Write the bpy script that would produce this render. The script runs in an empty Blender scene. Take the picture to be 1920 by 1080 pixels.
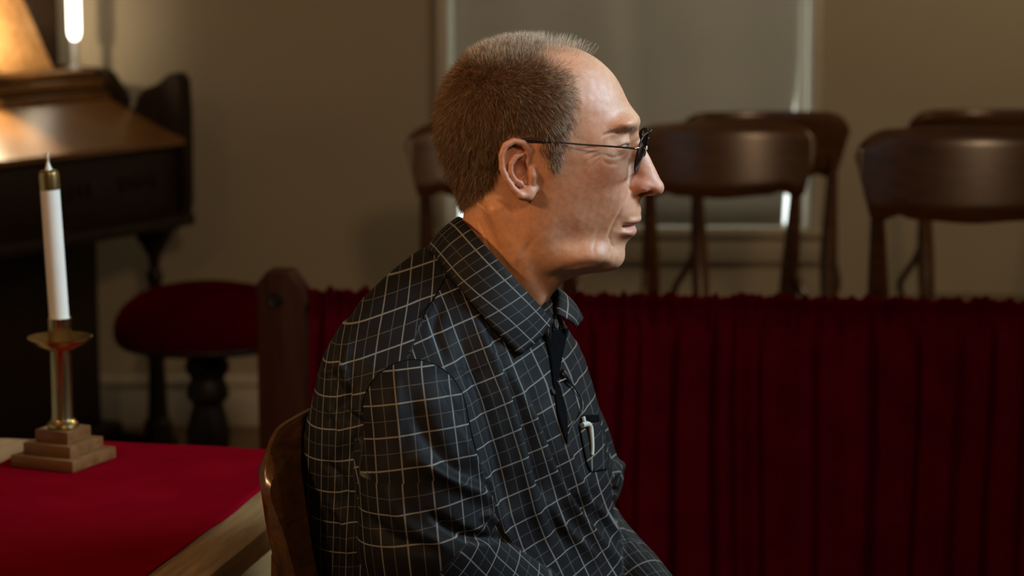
import bpy, bmesh, math, random
import numpy as np
from mathutils import Vector, Matrix
from mathutils.bvhtree import BVHTree

# ------------------------------------------------------------------ camera, light, exposure
scene = bpy.context.scene
COL = scene.collection
F = 4026.0                     # focal length in pixels of a 1920 wide frame
TH = math.radians(8.5)         # the camera looks a little down
CAMZ = 1.38
cam_data = bpy.data.cameras.new('camera')
cam_data.sensor_width = 36.0
cam_data.lens = F * 36.0 / 1920.0
cam_data.clip_start = 0.05
cam_data.dof.use_dof = True
cam_data.dof.focus_distance = 2.12
cam_data.dof.aperture_fstop = 5.6
cam = bpy.data.objects.new('camera', cam_data)
cam.location = (0, 0, CAMZ)
cam.rotation_euler = (math.pi / 2 - TH, 0, 0)
COL.objects.link(cam)
scene.camera = cam

scene.view_settings.view_transform = 'Standard'
scene.view_settings.look = 'None'
scene.view_settings.exposure = 0.0
scene.view_settings.gamma = 1.0
scene.view_settings.use_curve_mapping = False

world = bpy.data.worlds.new('world')
scene.world = world
world.use_nodes = True
wb = world.node_tree.nodes['Background']
wb.inputs['Color'].default_value = (0.75, 0.85, 1.0, 1)
wb.inputs['Strength'].default_value = 1.0

def add_area(name, loc, target, size, size_y, power, color, spread=180):
    l = bpy.data.lights.new(name, 'AREA')
    l.shape = 'RECTANGLE'; l.size = size; l.size_y = size_y
    l.energy = power; l.color = color
    l.spread = math.radians(spread)
    o = bpy.data.objects.new(name, l)
    o.location = loc
    d = Vector(target) - Vector(loc)
    o.rotation_euler = d.to_track_quat('-Z', 'Y').to_euler()
    COL.objects.link(o)
    return o

def add_point(name, loc, power, color, radius):
    l = bpy.data.lights.new(name, 'POINT')
    l.energy = power; l.color = color; l.shadow_soft_size = radius
    o = bpy.data.objects.new(name, l); o.location = loc
    COL.objects.link(o)
    return o

# daylight through the window in the right wall
add_area('window_daylight', (2.33, 2.12, 2.40), (0.05, 2.15, 1.12), 1.2, 0.9, 34, (0.62, 0.86, 1.0), 80)
# warm ceiling lamp of the room, left of the camera
add_point('room_lamp', (-1.60, 1.60, 2.05), 13.5, (1.0, 0.60, 0.28), 0.10)
# added warm spot without a fixture, brightens the man's neck from the left
sl_ = bpy.data.lights.new('warm_fill_spot', 'SPOT')
sl_.energy = 95; sl_.color = (1.0, 0.58, 0.26); sl_.spot_size = math.radians(26); sl_.spot_blend = 0.7; sl_.shadow_soft_size = 0.10
so_ = bpy.data.objects.new('warm_fill_spot', sl_); so_.location = (-1.75, 0.9, 2.05)
so_.rotation_euler = (Vector((-0.04, 2.12, 1.17)) - Vector(so_.location)).to_track_quat('-Z', 'Y').to_euler()
COL.objects.link(so_)
# unseen fill added to light the right part of the back wall
add_point('wall_fill', (1.85, 5.0, 2.70), 33, (1.0, 0.86, 0.60), 0.20)
# unseen warm fill added behind the camera, for the man and crest highlights
add_area('front_fill', (0.9, -0.6, 2.9), (0.2, 3.0, 1.0), 0.40, 0.40, 5.5, (1.0, 0.64, 0.36), 70)

# ------------------------------------------------------------------ projection helpers (pixels of a 1920x1080 frame -> metres)
def ray(px, py):
    a = (px - 960.0) / F; b = (540.0 - py) / F
    return Vector((a, math.cos(TH) + b * math.sin(TH), -math.sin(TH) + b * math.cos(TH)))
def atY(px, py, Y):
    d = ray(px, py); t = Y / d.y
    return Vector((d.x * t, Y, CAMZ + d.z * t))
def atZ(px, py, z):
    d = ray(px, py); t = (z - CAMZ) / d.z
    return Vector((d.x * t, d.y * t, z))

# ------------------------------------------------------------------ mesh helpers
def tag(o, label=None, cat=None, group=None, kind=None):
    if label: o['label'] = label
    if cat: o['category'] = cat
    if group: o['group'] = group
    if kind: o['kind'] = kind
    return o
def empty(name, loc=(0, 0, 0), rz=0.0):
    o = bpy.data.objects.new(name, None)
    o.location = loc; o.rotation_euler = (0, 0, rz)
    o.empty_display_size = 0.05
    COL.objects.link(o)
    return o
def link(name, me, mat=None, parent=None):
    o = bpy.data.objects.new(name, me)
    if mat is not None and len(me.materials) == 0: me.materials.append(mat)
    COL.objects.link(o)
    if parent is not None: o.parent = parent
    return o
def smooth_mesh(me, angle=None):
    me.polygons.foreach_set('use_smooth', [True] * len(me.polygons))
    if angle is not None:
        try: me.set_sharp_from_angle(angle=math.radians(angle))
        except Exception: pass
def from_pd(name, v, f, mat, parent=None, smooth=True, angle=40):
    me = bpy.data.meshes.new(name)
    me.from_pydata([tuple(p) for p in v], [], [tuple(q) for q in f])
    me.validate(); me.update()
    if smooth: smooth_mesh(me, angle)
    return link(name, me, mat, parent)
def bm_obj(name, bm, mat, parent=None, smooth=True, angle=40, fix=True):
    if fix: bmesh.ops.recalc_face_normals(bm, faces=bm.faces)
    me = bpy.data.meshes.new(name)
    bm.to_mesh(me); bm.free()
    if smooth: smooth_mesh(me, angle)
    return link(name, me, mat, parent)
def add_box(bm, lo, hi, bevel=0.0, mtx=None, seg=2):
    r = bmesh.ops.create_cube(bm, size=1.0)
    vs = r['verts']
    c = [(lo[i] + hi[i]) / 2 for i in range(3)]; s = [hi[i] - lo[i] for i in range(3)]
    for v in vs:
        v.co = Vector((c[0] + v.co.x * s[0], c[1] + v.co.y * s[1], c[2] + v.co.z * s[2]))
    es = list({e for v in vs for e in v.link_edges})
    if bevel > 0:
        rb = bmesh.ops.bevel(bm, geom=es, offset=bevel, segments=seg, affect='EDGES', profile=0.5)
        vs = list({v for f in rb['faces'] for v in f.verts} | {v for v in vs if v.is_valid})
    if mtx is not None:
        for v in vs: v.co = mtx @ v.co
    return vs
def box(name, lo, hi, mat, parent=None, bevel=0.0, mtx=None):
    bm = bmesh.new(); add_box(bm, lo, hi, bevel, mtx)
    return bm_obj(name, bm, mat, parent)
def add_lathe(bm, prof, n=32, mtx=None):
    rings = []
    for (r, z) in prof:
        if r < 1e-6:
            rings.append([bm.verts.new((0, 0, z))])
        else:
            rings.append([bm.verts.new((r * math.cos(2 * math.pi * k / n), r * math.sin(2 * math.pi * k / n), z)) for k in range(n)])
    for a, b in zip(rings[:-1], rings[1:]):
        for k in range(n):
            k2 = (k + 1) % n
            if len(a) == 1 and len(b) == 1: continue
            if len(a) == 1: bm.faces.new((a[0], b[k2], b[k]))
            elif len(b) == 1: bm.faces.new((a[k], a[k2], b[0]))
            else: bm.faces.new((a[k], a[k2], b[k2], b[k]))
    if len(rings[0]) > 1: bm.faces.new(list(reversed(rings[0])))
    if len(rings[-1]) > 1: bm.faces.new(rings[-1])
    if mtx is not None:
        for r in rings:
            for v in r: v.co = mtx @ v.co
def lathe(name, prof, mat, parent=None, n=32, mtx=None, angle=35):
    bm = bmesh.new(); add_lathe(bm, prof, n, mtx)
    return bm_obj(name, bm, mat, parent, angle=angle)
def catmull(pts, n):
    P = [np.array(p, float) for p in pts]
    P = [2 * P[0] - P[1]] + P + [2 * P[-1] - P[-2]]
    out = []
    m = len(P) - 3
    for i in range(n):
        t = i / (n - 1) * m
        k = min(int(t), m - 1); u = t - k
        p0, p1, p2, p3 = P[k], P[k + 1], P[k + 2], P[k + 3]
        out.append(0.5 * ((2 * p1) + (-p0 + p2) * u + (2 * p0 - 5 * p1 + 4 * p2 - p3) * u * u + (-p0 + 3 * p1 - 3 * p2 + p3) * u ** 3))
    return np.array(out)
def add_tube(bm, pts, radii, n=10, samples=None, sx=1.0):
    if samples: 
        R = np.array(radii, float) if hasattr(radii, '__len__') else np.full(len(pts), radii)
        q = catmull([tuple(p) + (r,) for p, r in zip(pts, R)], samples)
        pts = [Vector(x[:3]) for x in q]; radii = [x[3] for x in q]
    else:
        pts = [Vector(p) for p in pts]
        if not hasattr(radii, '__len__'): radii = [radii] * len(pts)
    rings = []; prev = None
    for i, p in enumerate(pts):
        t = (pts[min(i + 1, len(pts) - 1)] - pts[max(i - 1, 0)]).normalized()
        if prev is None:
            a = t.orthogonal().normalized()
        else:
            a = (prev - t * prev.dot(t)).normalized()
        prev = a; b = t.cross(a)
        rings.append([bm.verts.new(p + (a * math.cos(2 * math.pi * k / n) * sx + b * math.sin(2 * math.pi * k / n)) * radii[i]) for k in range(n)])
    for r0, r1 in zip(rings[:-1], rings[1:]):
        for k in range(n):
            bm.faces.new((r0[k], r0[(k + 1) % n], r1[(k + 1) % n], r1[k]))
    bm.faces.new(list(reversed(rings[0]))); bm.faces.new(rings[-1])
def tube(name, pts, radii, mat, parent=None, n=10, samples=None):
    bm = bmesh.new(); add_tube(bm, pts, radii, n, samples)
    return bm_obj(name, bm, mat, parent, angle=60)
def add_prism(bm, outline, thick, mtx=None, bevel=0.0):
    """outline: list of (a, b); extruded from c=0 to c=thick; mtx maps (a, c, b)."""
    lo = [bm.verts.new((a, 0, b)) for a, b in outline]
    hi = [bm.verts.new((a, thick, b)) for a, b in outline]
    n = len(outline)
    f1 = bm.faces.new(lo); f2 = bm.faces.new(list(reversed(hi)))
    for k in range(n):
        bm.faces.new((lo[k], hi[k], hi[(k + 1) % n], lo[(k + 1) % n]))
    vs = lo + hi
    if bevel > 0:
        es = list(f1.edges) + list(f2.edges)
        rb = bmesh.ops.bevel(bm, geom=es, offset=bevel, segments=2, affect='EDGES', profile=0.5)
        vs = list({v for f in rb['faces'] for v in f.verts} | {v for v in vs if v.is_valid})
    if mtx is not None:
        for v in vs: v.co = mtx @ v.co
def prism(name, outline, thick, mat, parent=None, mtx=None, bevel=0.0):
    bm = bmesh.new(); add_prism(bm, outline, thick, mtx, bevel)
    return bm_obj(name, bm, mat, parent)

# ------------------------------------------------------------------ materials
class NT:
    def __init__(self, name):
        self.m = bpy.data.materials.new(name); self.m.use_nodes = True
        self.t = self.m.node_tree; self.n = self.t.nodes; self.l = self.t.links
        self.b = self.n['Principled BSDF']
    def new(self, typ, **kw):
        nd = self.n.new(typ)
        for k, v in kw.items(): setattr(nd, k, v)
        return nd
    def link(self, a, b): self.l.new(a, b)
    def set(self, **kw):
        for k, v in kw.items():
            key = {'rough': 'Roughness', 'metal': 'Metallic', 'spec': 'Specular IOR Level', 'coat': 'Coat Weight', 'coat_rough': 'Coat Roughness',
                   'sheen': 'Sheen Weight', 'sheen_rough': 'Sheen Roughness', 'sss': 'Subsurface Weight', 'sss_scale': 'Subsurface Scale', 'color': 'Base Color',
                   'emit': 'Emission Strength', 'emit_color': 'Emission Color', 'trans': 'Transmission Weight', 'sheen_tint': 'Sheen Tint',
                   'sss_radius': 'Subsurface Radius', 'ior': 'IOR', 'alpha': 'Alpha'}[k]
            if isinstance(v, tuple) and len(v) == 3 and k in ('color', 'emit_color', 'sheen_tint'): v = v + (1,)
            self.b.inputs[key].default_value = v
        return self
def coords(nt, scale=(1, 1, 1), rot=(0, 0, 0), kind='Object'):
    tc = nt.new('ShaderNodeTexCoord'); mp = nt.new('ShaderNodeMapping')
    mp.inputs['Scale'].default_value = scale; mp.inputs['Rotation'].default_value = rot
    nt.link(tc.outputs[kind], mp.inputs['Vector'])
    return mp.outputs['Vector']
def ramp(nt, fac, stops):
    r = nt.new('ShaderNodeValToRGB')
    els = r.color_ramp.elements
    while len(els) < len(stops): els.new(0.5)
    for e, (p, c) in zip(els, stops): e.position = p; e.color = tuple(c) + (1,)
    nt.link(fac, r.inputs['Fac'])
    return r.outputs['Color']
def noise(nt, vec, scale, detail=4, rough=0.55, dist=0.0):
    n = nt.new('ShaderNodeTexNoise')
    n.inputs['Scale'].default_value = scale; n.inputs['Detail'].default_value = detail
    n.inputs['Roughness'].default_value = rough; n.inputs['Distortion'].default_value = dist
    nt.link(vec, n.inputs['Vector'])
    return n.outputs['Fac']
def bump(nt, fac, strength, dist=0.001):
    b = nt.new('ShaderNodeBump'); b.inputs['Strength'].default_value = strength; b.inputs['Distance'].default_value = dist
    nt.link(fac, b.inputs['Height']); nt.link(b.outputs['Normal'], nt.b.inputs['Normal'])
    return b
def mat_noise(name, c1, c2, scale=8, rough=0.6, bumpk=0.0, bscale=200, **kw):
    nt = NT(name)
    v = coords(nt)
    nt.link(ramp(nt, noise(nt, v, scale), [(0.3, c1), (0.7, c2)]), nt.b.inputs['Base Color'])
    nt.set(rough=rough, **kw)
    if bumpk: bump(nt, noise(nt, v, bscale, 3), bumpk)
    return nt.m
def mat_wood(name, dark, light, scale=(6, 60, 60), rough=0.35, coat=0.3, rot=(0, 0, 0), spec=0.35, kind='Object'):
    nt = NT(name)
    v = coords(nt, scale, rot, kind)
    n1 = noise(nt, v, 1.0, 6, 0.6, 0.4)
    v2 = coords(nt, tuple(s * 4 for s in scale), rot, kind)
    n2 = noise(nt, v2, 1.0, 3, 0.6)
    mx = nt.new('ShaderNodeMath', operation='MULTIPLY_ADD'); mx.inputs[1].default_value = 0.35
    nt.link(n2, mx.inputs[0]); nt.link(n1, mx.inputs[2])
    nt.link(ramp(nt, mx.outputs[0], [(0.45, dark), (0.85, light)]), nt.b.inputs['Base Color'])
    nt.set(rough=rough, coat=coat, coat_rough=0.2, spec=spec)
    bump(nt, n2, 0.08, 0.0008)
    return nt.m

M = {}
M['wall'] = mat_noise('plaster_paint', (0.345, 0.285, 0.205), (0.372, 0.31, 0.225), 1.5, 0.75, 0.05, 120)
M['trim'] = mat_noise('trim_paint', (0.50, 0.45, 0.36), (0.55, 0.50, 0.41), 3, 0.45)
M['ceiling'] = mat_noise('ceiling_paint', (0.55, 0.5, 0.42), (0.6, 0.55, 0.46), 2, 0.8)
M['floor'] = mat_wood('floor_boards', (0.06, 0.03, 0.012), (0.16, 0.085, 0.035), (2, 25, 25), 0.4, 0.2)
M['shade'] = mat_noise('shade_cloth', (0.47, 0.50, 0.50), (0.52, 0.55, 0.55), 3, 0.85)
M['chair_wood'] = mat_wood('chair_wood', (0.040, 0.0145, 0.0042), (0.095, 0.036, 0.0105), (7, 70, 70), 0.26, 0.5)
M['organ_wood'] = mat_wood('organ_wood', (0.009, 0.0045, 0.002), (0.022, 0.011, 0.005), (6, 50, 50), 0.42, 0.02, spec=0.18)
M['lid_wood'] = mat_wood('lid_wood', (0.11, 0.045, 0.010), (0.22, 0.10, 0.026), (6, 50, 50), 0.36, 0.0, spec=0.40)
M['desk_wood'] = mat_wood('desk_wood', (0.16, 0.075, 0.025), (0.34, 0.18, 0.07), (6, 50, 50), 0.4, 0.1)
M['post_wood'] = mat_wood('post_wood', (0.026, 0.0055, 0.0012), (0.052, 0.0115, 0.0025), (40, 40, 4), 0.55, 0.0, spec=0.15)
M['oak'] = mat_wood('oak_wood', (0.16, 0.085, 0.032), (0.36, 0.21, 0.09), (50, 6, 50), 0.4, 0.15)
M['base_wood'] = mat_wood('walnut_wood', (0.10, 0.042, 0.014), (0.19, 0.085, 0.03), (12, 60, 60), 0.35, 0.3)
M['brass'] = mat_noise('brass', (0.72, 0.50, 0.20), (0.80, 0.58, 0.27), 30, 0.22, metal=1.0)
M['brass_dull'] = mat_noise('brass_dull', (0.62, 0.46, 0.24), (0.70, 0.53, 0.29), 30, 0.22, metal=1.0)
M['wax'] = mat_noise('wax', (0.80, 0.74, 0.66), (0.84, 0.79, 0.71), 20, 0.45, sss=0.3, sss_scale=0.01)
M['wick'] = mat_noise('wick', (0.62, 0.5, 0.36), (0.75, 0.65, 0.5), 400, 0.9)
M['dark_metal'] = mat_noise('dark_metal', (0.03, 0.03, 0.03), (0.05, 0.05, 0.05), 50, 0.35, metal=0.9)
M['steel'] = mat_noise('steel', (0.5, 0.5, 0.5), (0.6, 0.6, 0.6), 50, 0.25, metal=1.0)
M['black_plastic'] = mat_noise('black_plastic', (0.010, 0.010, 0.011), (0.014, 0.014, 0.015), 50, 0.45)
M['grey_tube'] = mat_noise('grey_tube', (0.20, 0.20, 0.22), (0.26, 0.26, 0.28), 20, 0.4)
M['pen_white'] = mat_noise('pen_plastic', (0.40, 0.40, 0.37), (0.46, 0.46, 0.42), 30, 0.35)
M['seam_shade_black'] = mat_noise('seam_shade_black', (0.0022, 0.0022, 0.0025), (0.0035, 0.0035, 0.004), 300, 0.9, spec=0.02)  # seam cloth, also paints the shade in the shirt openings
M['trouser'] = mat_noise('trouser_cloth', (0.012, 0.013, 0.018), (0.02, 0.021, 0.028), 300, 0.9)
M['shoe'] = mat_noise('shoe_leather', (0.012, 0.009, 0.008), (0.02, 0.015, 0.012), 60, 0.4)
M['button'] = mat_noise('button_plastic', (0.020, 0.016, 0.015), (0.035, 0.03, 0.027), 200, 0.6, spec=0.15)
def velvet(name, c1, c2, sheen):
    nt = NT(name); v = coords(nt)
    nt.link(ramp(nt, noise(nt, v, 14, 5), [(0.3, c1), (0.7, c2)]), nt.b.inputs['Base Color'])
    nt.set(rough=0.95, spec=0.0, sheen=sheen, sheen_rough=0.4, sheen_tint=(0.5, 0.02, 0.03))
    bump(nt, noise(nt, v, 900, 2), 0.25, 0.0006)
    return nt.m
M['curtain'] = velvet('curtain_velvet', (0.060, 0.0009, 0.004), (0.085, 0.0014, 0.0055), 0.03)
M['cloth'] = velvet('table_velvet', (0.150, 0.0012, 0.006), (0.19, 0.0016, 0.008), 0.02)
M['seat_cloth'] = velvet('seat_velvet', (0.040, 0.0003, 0.0012), (0.056, 0.0005, 0.0018), 0.0)
def emitter(name, color, strength):
    nt = NT(name); nt.set(color=(0.02, 0.02, 0.02), emit_color=color, emit=strength, rough=0.4)
    return nt.m
M['bulb'] = emitter('bulb_glow', (1.0, 0.90, 0.72), 7.0)
M['side_pane'] = emitter('side_pane', (0.8, 0.92, 1.0), 0.5)
M['sky_pane'] = emitter('daylight_pane', (0.86, 0.95, 0.90), 2.2)
nt = NT('lens_glass')
nt.set(color=(0.006, 0.008, 0.013), rough=0.04, spec=0.9, coat=1.0, coat_rough=0.02)
# tinted glass: the longer the path through the lens, the darker (Beer-Lambert), with a mirror-like Fresnel surface
geo_ = nt.new('ShaderNodeNewGeometry'); dt_ = nt.new('ShaderNodeVectorMath', operation='DOT_PRODUCT')
nt.link(geo_.outputs['Normal'], dt_.inputs[0]); nt.link(geo_.outputs['Incoming'], dt_.inputs[1])
ab_ = nt.new('ShaderNodeMath', operation='ABSOLUTE'); nt.link(dt_.outputs['Value'], ab_.inputs[0])
mn_ = nt.new('ShaderNodeMath', operation='MAXIMUM'); nt.link(ab_.outputs[0], mn_.inputs[0]); mn_.inputs[1].default_value = 0.10
dv_ = nt.new('ShaderNodeMath', operation='DIVIDE'); dv_.inputs[0].default_value = 1.0; nt.link(mn_.outputs[0], dv_.inputs[1])
pw_ = nt.new('ShaderNodeMath', operation='POWER'); pw_.inputs[0].default_value = 0.82; nt.link(dv_.outputs[0], pw_.inputs[1])
tr_ = nt.new('ShaderNodeBsdfTransparent'); nt.link(pw_.outputs[0], tr_.inputs['Color'])
gl_ = nt.new('ShaderNodeBsdfGlossy'); gl_.inputs['Roughness'].default_value = 0.03; gl_.inputs['Color'].default_value = (0.40, 0.44, 0.55, 1)
om_ = nt.new('ShaderNodeMath', operation='SUBTRACT'); om_.inputs[0].default_value = 1.0; nt.link(ab_.outputs[0], om_.inputs[1])
p5_ = nt.new('ShaderNodeMath', operation='POWER'); nt.link(om_.outputs[0], p5_.inputs[0]); p5_.inputs[1].default_value = 4.0
fr_ = nt.new('ShaderNodeMath', operation='MULTIPLY_ADD'); nt.link(p5_.outputs[0], fr_.inputs[0]); fr_.inputs[1].default_value = 0.7; fr_.inputs[2].default_value = 0.04
mx_ = nt.new('ShaderNodeMixShader'); nt.link(fr_.outputs[0], mx_.inputs['Fac'])
nt.link(tr_.outputs[0], mx_.inputs[1]); nt.link(gl_.outputs[0], mx_.inputs[2])
nt.link(mx_.outputs[0], nt.n['Material Output'].inputs['Surface'])
M['lens'] = nt.m
# ------------------------------------------------------------------ the room
WY = 6.40; XL, XR, YF, ZC = -3.2, 2.4, -2.2, 3.1
def struct(o): o['kind'] = 'structure'; return o
struct(box('floor', (XL, YF, -0.05), (XR, WY, 0.0), M['floor']))
struct(box('ceiling', (XL, YF, ZC), (XR, WY, ZC + 0.05), M['ceiling']))
struct(box('wall_left', (XL - 0.1, YF, 0), (XL, WY, ZC), M['wall']))
struct(box('wall_front', (XL, YF - 0.1, 0), (XR, YF, ZC), M['wall']))
# window opening in the back wall, from pixels of the photograph
wl = atY(842, 425, WY).x; wr = atY(1511, 425, WY).x
wz0 = atY(1000, 427, WY).z; wz1 = 2.35
bm = bmesh.new()
add_box(bm, (XL, WY, 0), (wl, WY + 0.12, ZC)); add_box(bm, (wr, WY, 0), (XR, WY + 0.12, ZC))
add_box(bm, (wl, WY, 0), (wr, WY + 0.12, wz0)); add_box(bm, (wl, WY, wz1), (wr, WY + 0.12, ZC))
struct(bm_obj('wall_back', bm, M['wall']))
bm = bmesh.new()
rw0, rw1, rz0, rz1 = 1.45, 2.80, 1.55, 2.95
add_box(bm, (XR, YF, 0), (XR + 0.1, rw0, ZC)); add_box(bm, (XR, rw1, 0), (XR + 0.1, WY, ZC))
add_box(bm, (XR, rw0, 0), (XR + 0.1, rw1, rz0)); add_box(bm, (XR, rw0, rz1), (XR + 0.1, rw1, ZC))
struct(bm_obj('wall_right', bm, M['wall']))
bm = bmesh.new()
for (y0, y1, z0, z1) in ((rw0, rw0 + .05, rz0, rz1), (rw1 - .05, rw1, rz0, rz1), (rw0, rw1, rz0, rz0 + .05), (rw0, rw1, rz1 - .05, rz1), (2.10, 2.14, rz0, rz1), (rw0, rw1, 2.23, 2.27)):
    add_box(bm, (XR + .01, y0, z0), (XR + .06, y1, z1), 0.004)
w2 = struct(bm_obj('window_2', bm, M['trim']))
box('pane', (XR + .03, rw0 + .01, rz0 + .01), (XR + .036, rw1 - .01, rz1 - .01), M['side_pane'], w2)

# the back window: casing, sill, apron, sash, pane, drawn shade
w1 = empty('window_1', ((wl + wr) / 2, WY, wz0)); struct(w1)
def wbox(name, lo, hi, mat, bevel=0.003):
    o = w1.location
    return box(name, tuple(lo[i] - o[i] for i in range(3)), tuple(hi[i] - o[i] for i in range(3)), mat, w1, bevel)
wbox('casing', (wl - 0.035, WY - 0.018, wz0 - .01), (wl - 0.004, WY - .0005, wz1 + .05), M['trim'])
wbox('casing', (wr + 0.004, WY - 0.018, wz0 - .01), (wr + 0.035, WY - .0005, wz1 + .05), M['trim'])
wbox('casing', (wl - 0.05, WY - 0.02, wz1 + .05), (wr + 0.05, WY - .0005, wz1 + .13), M['trim'])
wbox('sill', (wl - 0.05, WY - 0.020, wz0 - .028), (wr + 0.05, WY + .1, wz0 - .003), M['wall'])
wbox('apron', (wl - 0.05, WY - 0.012, wz0 - .105), (wr + 0.05, WY - .0005, wz0 - .030), M['wall'])
wbox('sash', (wl, WY + 0.075, wz0), (wl + .03, WY + .105, wz1), M['trim'])
wbox('sash', (wr - .03, WY + 0.075, wz0), (wr, WY + .105, wz1), M['trim'])
wbox('sash', (wl + .03, WY + 0.075, (wz0 + wz1) / 2 - .02), (wr - .03, WY + .105, (wz0 + wz1) / 2 + .02), M['trim'])
wbox('pane', (wl, WY + 0.106, wz0), (wr, WY + .112, wz1), M['sky_pane'], 0)
# hanging cloth shade, a little narrower than the opening
sv, sf = [], []
nx, nz = 80, 24
sl = atY(864, 300, WY).x; sr = atY(1490, 300, WY).x
for j in range(nz + 1):
    z = wz0 + 0.002 + (wz1 - wz0 - .004) * j / nz
    for i in range(nx + 1):
        t = i / nx
        zz = 1 - j / nz
        le = np.interp(z, [wz0, wz0 + .12, wz0 + .25, wz0 + .5, wz1], [.044, .038, .014, -.020, -.024]); re_ = np.interp(z, [wz0, wz0 + .12, wz0 + .3, wz0 + .5, wz1], [-.030, -.026, -.010, .008, .018])
        x = (sl + le) + (sr + re_ - sl - le) * t
        y = WY + 0.014 + 0.010 * math.exp(-((t - 0.55 + 0.10 * j / nz) / 0.05) ** 2) + 0.004 * math.sin(9 * t + 1.0) + 0.003 * math.sin(23 * t + j * .1)
        sv.append((x - w1.location.x, y - w1.location.y, z - w1.location.z))
for j in range(nz):
    for i in range(nx):
        a = j * (nx + 1) + i
        sf.append((a, a + 1, a + nx + 2, a + nx + 1))
so = from_pd('shade', sv, sf, M['shade'], w1)
md = so.modifiers.new('thick', 'SOLIDIFY'); md.thickness = 0.0015
# baseboard
bb = bmesh.new()
add_box(bb, (XL, WY - 0.018, 0), (XR, WY - 0.0005, 0.135), 0.003)
add_box(bb, (XL, WY - 0.026, 0.125), (XR, WY - 0.0005, 0.158), 0.006)
struct(bm_obj('baseboard_back', bb, M['trim']))

# ------------------------------------------------------------------ chairs with bent crest boards
def crest_mesh(hw, ztop, depth, mat_name='crest'):
    """board bent in plan; local x across, y depth (front is -y), z up"""
    nx, nz, th = 48, 10, 0.022
    def top(x):
        a = abs(x) / hw
        z = ztop - 0.008 * a * a
        if a > 0.70:
            q = (a - 0.70) / 0.30
            z -= 0.052 * (1 - math.sqrt(max(0, 1 - q * q)))
        return z
    def bot(x):
        a = abs(x) / hw
        z = ztop - depth
        if a < 0.50: z -= 0.008 * (0.5 + 0.5 * math.cos(math.pi * a / 0.50))
        s = math.exp(-((a - 0.62) / 0.07) ** 2)
        z += 0.010 * s
        if a > 0.86:
            q = (a - 0.86) / 0.14
            z += (depth - 0.062) * q ** 1.05
        return z
    v, f = [], []
    xs = [hw * math.sin(math.pi / 2 * (2 * i / nx - 1)) * 0.9995 for i in range(nx + 1)]
    def grid(side):
        base = len(v)
        for x in xs:
            t_, b_ = top(x), bot(x)
            for j in range(nz + 1):
                s = j / nz
                z = b_ + (t_ - b_) * s
                e = min(s, 1 - s, 0.12) / 0.12
                ex = min(1, (hw - abs(x)) / 0.012)
                y = -0.75 * x * x + (ztop - z) * -0.16 + side * th / 2 * math.sqrt(max(0.05, 1 - (1 - e) ** 2)) * (0.5 + 0.5 * ex)
                v.append((x, y, z))
        return base
    a = grid(-1); b = grid(1)
    n = nz + 1
    for i in range(nx):
        for j in range(nz):
            p = i * n + j
            f.append((a + p, a + p + n, a + p + n + 1, a + p + 1))
            f.append((b + p, b + p + 1, b + p + n + 1, b + p + n))
        f.append((a + i * n, b + i * n, b + i * n + n, a + i * n + n))
        f.append((a + i * n + nz, a + i * n + n + nz, b + i * n + n + nz, b + i * n + nz))
    for j in range(nz):
        f.append((a + j, a + j + 1, b + j + 1, b + j))
        q = nx * n
        f.append((a + q + j, b + q + j, b + q + j + 1, a + q + j + 1))
    return v, f
def make_chair(hw=0.232, ztop=1.0, depth=0.184):
    root = empty('wooden_chair')
    v, f = crest_mesh(hw, ztop, depth)
    from_pd('crest_board', v, f, M['chair_wood'], root, angle=50)
    zb = ztop - depth
    off = -0.16 * depth - 0.75 * (hw * .80) ** 2
    for s in (-1, 1):
        # back post, from the seat up behind the crest
        tube('back_post', [(s * hw * .74, 0.02 + off + .06, 0.42), (s * hw * .76, off + .035, 0.60), (s * hw * .79, off + .022, zb - .02), (s * hw * .80, off + .020, zb + .06)],
             [0.020, 0.024, 0.016, 0.013], M['chair_wood'], root, 12, 18)
        # curved hip brace between post and seat
        tube('hip_brace', [(s * hw * .78, off + .03, 0.66), (s * hw * .86, off + .0, 0.58), (s * hw * .98, off - .09, 0.50), (s * hw * .90, off - .16, 0.445)],
             [0.008, 0.010, 0.010, 0.009], M['chair_wood'], root, 8, 14)
    # saddle seat
    ys = off - 0.13
    o = []
    for k in range(28):
        a = 2 * math.pi * k / 28
        c, s_ = math.cos(a), math.sin(a)
        o.append((0.215 * math.copysign(abs(c) ** 0.6, c), 0.205 * math.copysign(abs(s_) ** 0.6, s_)))
    bm = bmesh.new()
    add_prism(bm, o, 0.035, Matrix(((1, 0, 0, 0), (0, 0, 1, ys), (0, 1, 0, 0.40), (0, 0, 0, 1))), 0.008)
    bm_obj('seat', bm, M['chair_wood'], root)
    feet = {}
    for s in (-1, 1):
        for r in (-1, 1):
            p0 = Vector((s * 0.15, ys + r * 0.145, 0.405)); p1 = Vector((s * 0.195, ys + r * 0.19, 0.0))
            feet[(s, r)] = (p0, p1)
            tube('leg', [p0, p0.lerp(p1, .35), p0.lerp(p1, .6), p1], [0.015, 0.021, 0.019, 0.013], M['chair_wood'], root, 12, 14)
    def at(s, r, t): return feet[(s, r)][0].lerp(feet[(s, r)][1], t)
    for s in (-1, 1): tube('stretcher', [at(s, -1, .6), at(s, 1, .6)], 0.009, M['chair_wood'], root, 8)
    for r in (-1, 1): tube('stretcher', [at(-1, r, .5), at(1, r, .5)], 0.009, M['chair_wood'], root, 8)
    return root
def copy_tree(o, parent=None):
    c = o.copy(); COL.objects.link(c); c.parent = parent
    for ch in o.children: copy_tree(ch, c)
    return c
chair0 = make_chair()
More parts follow.
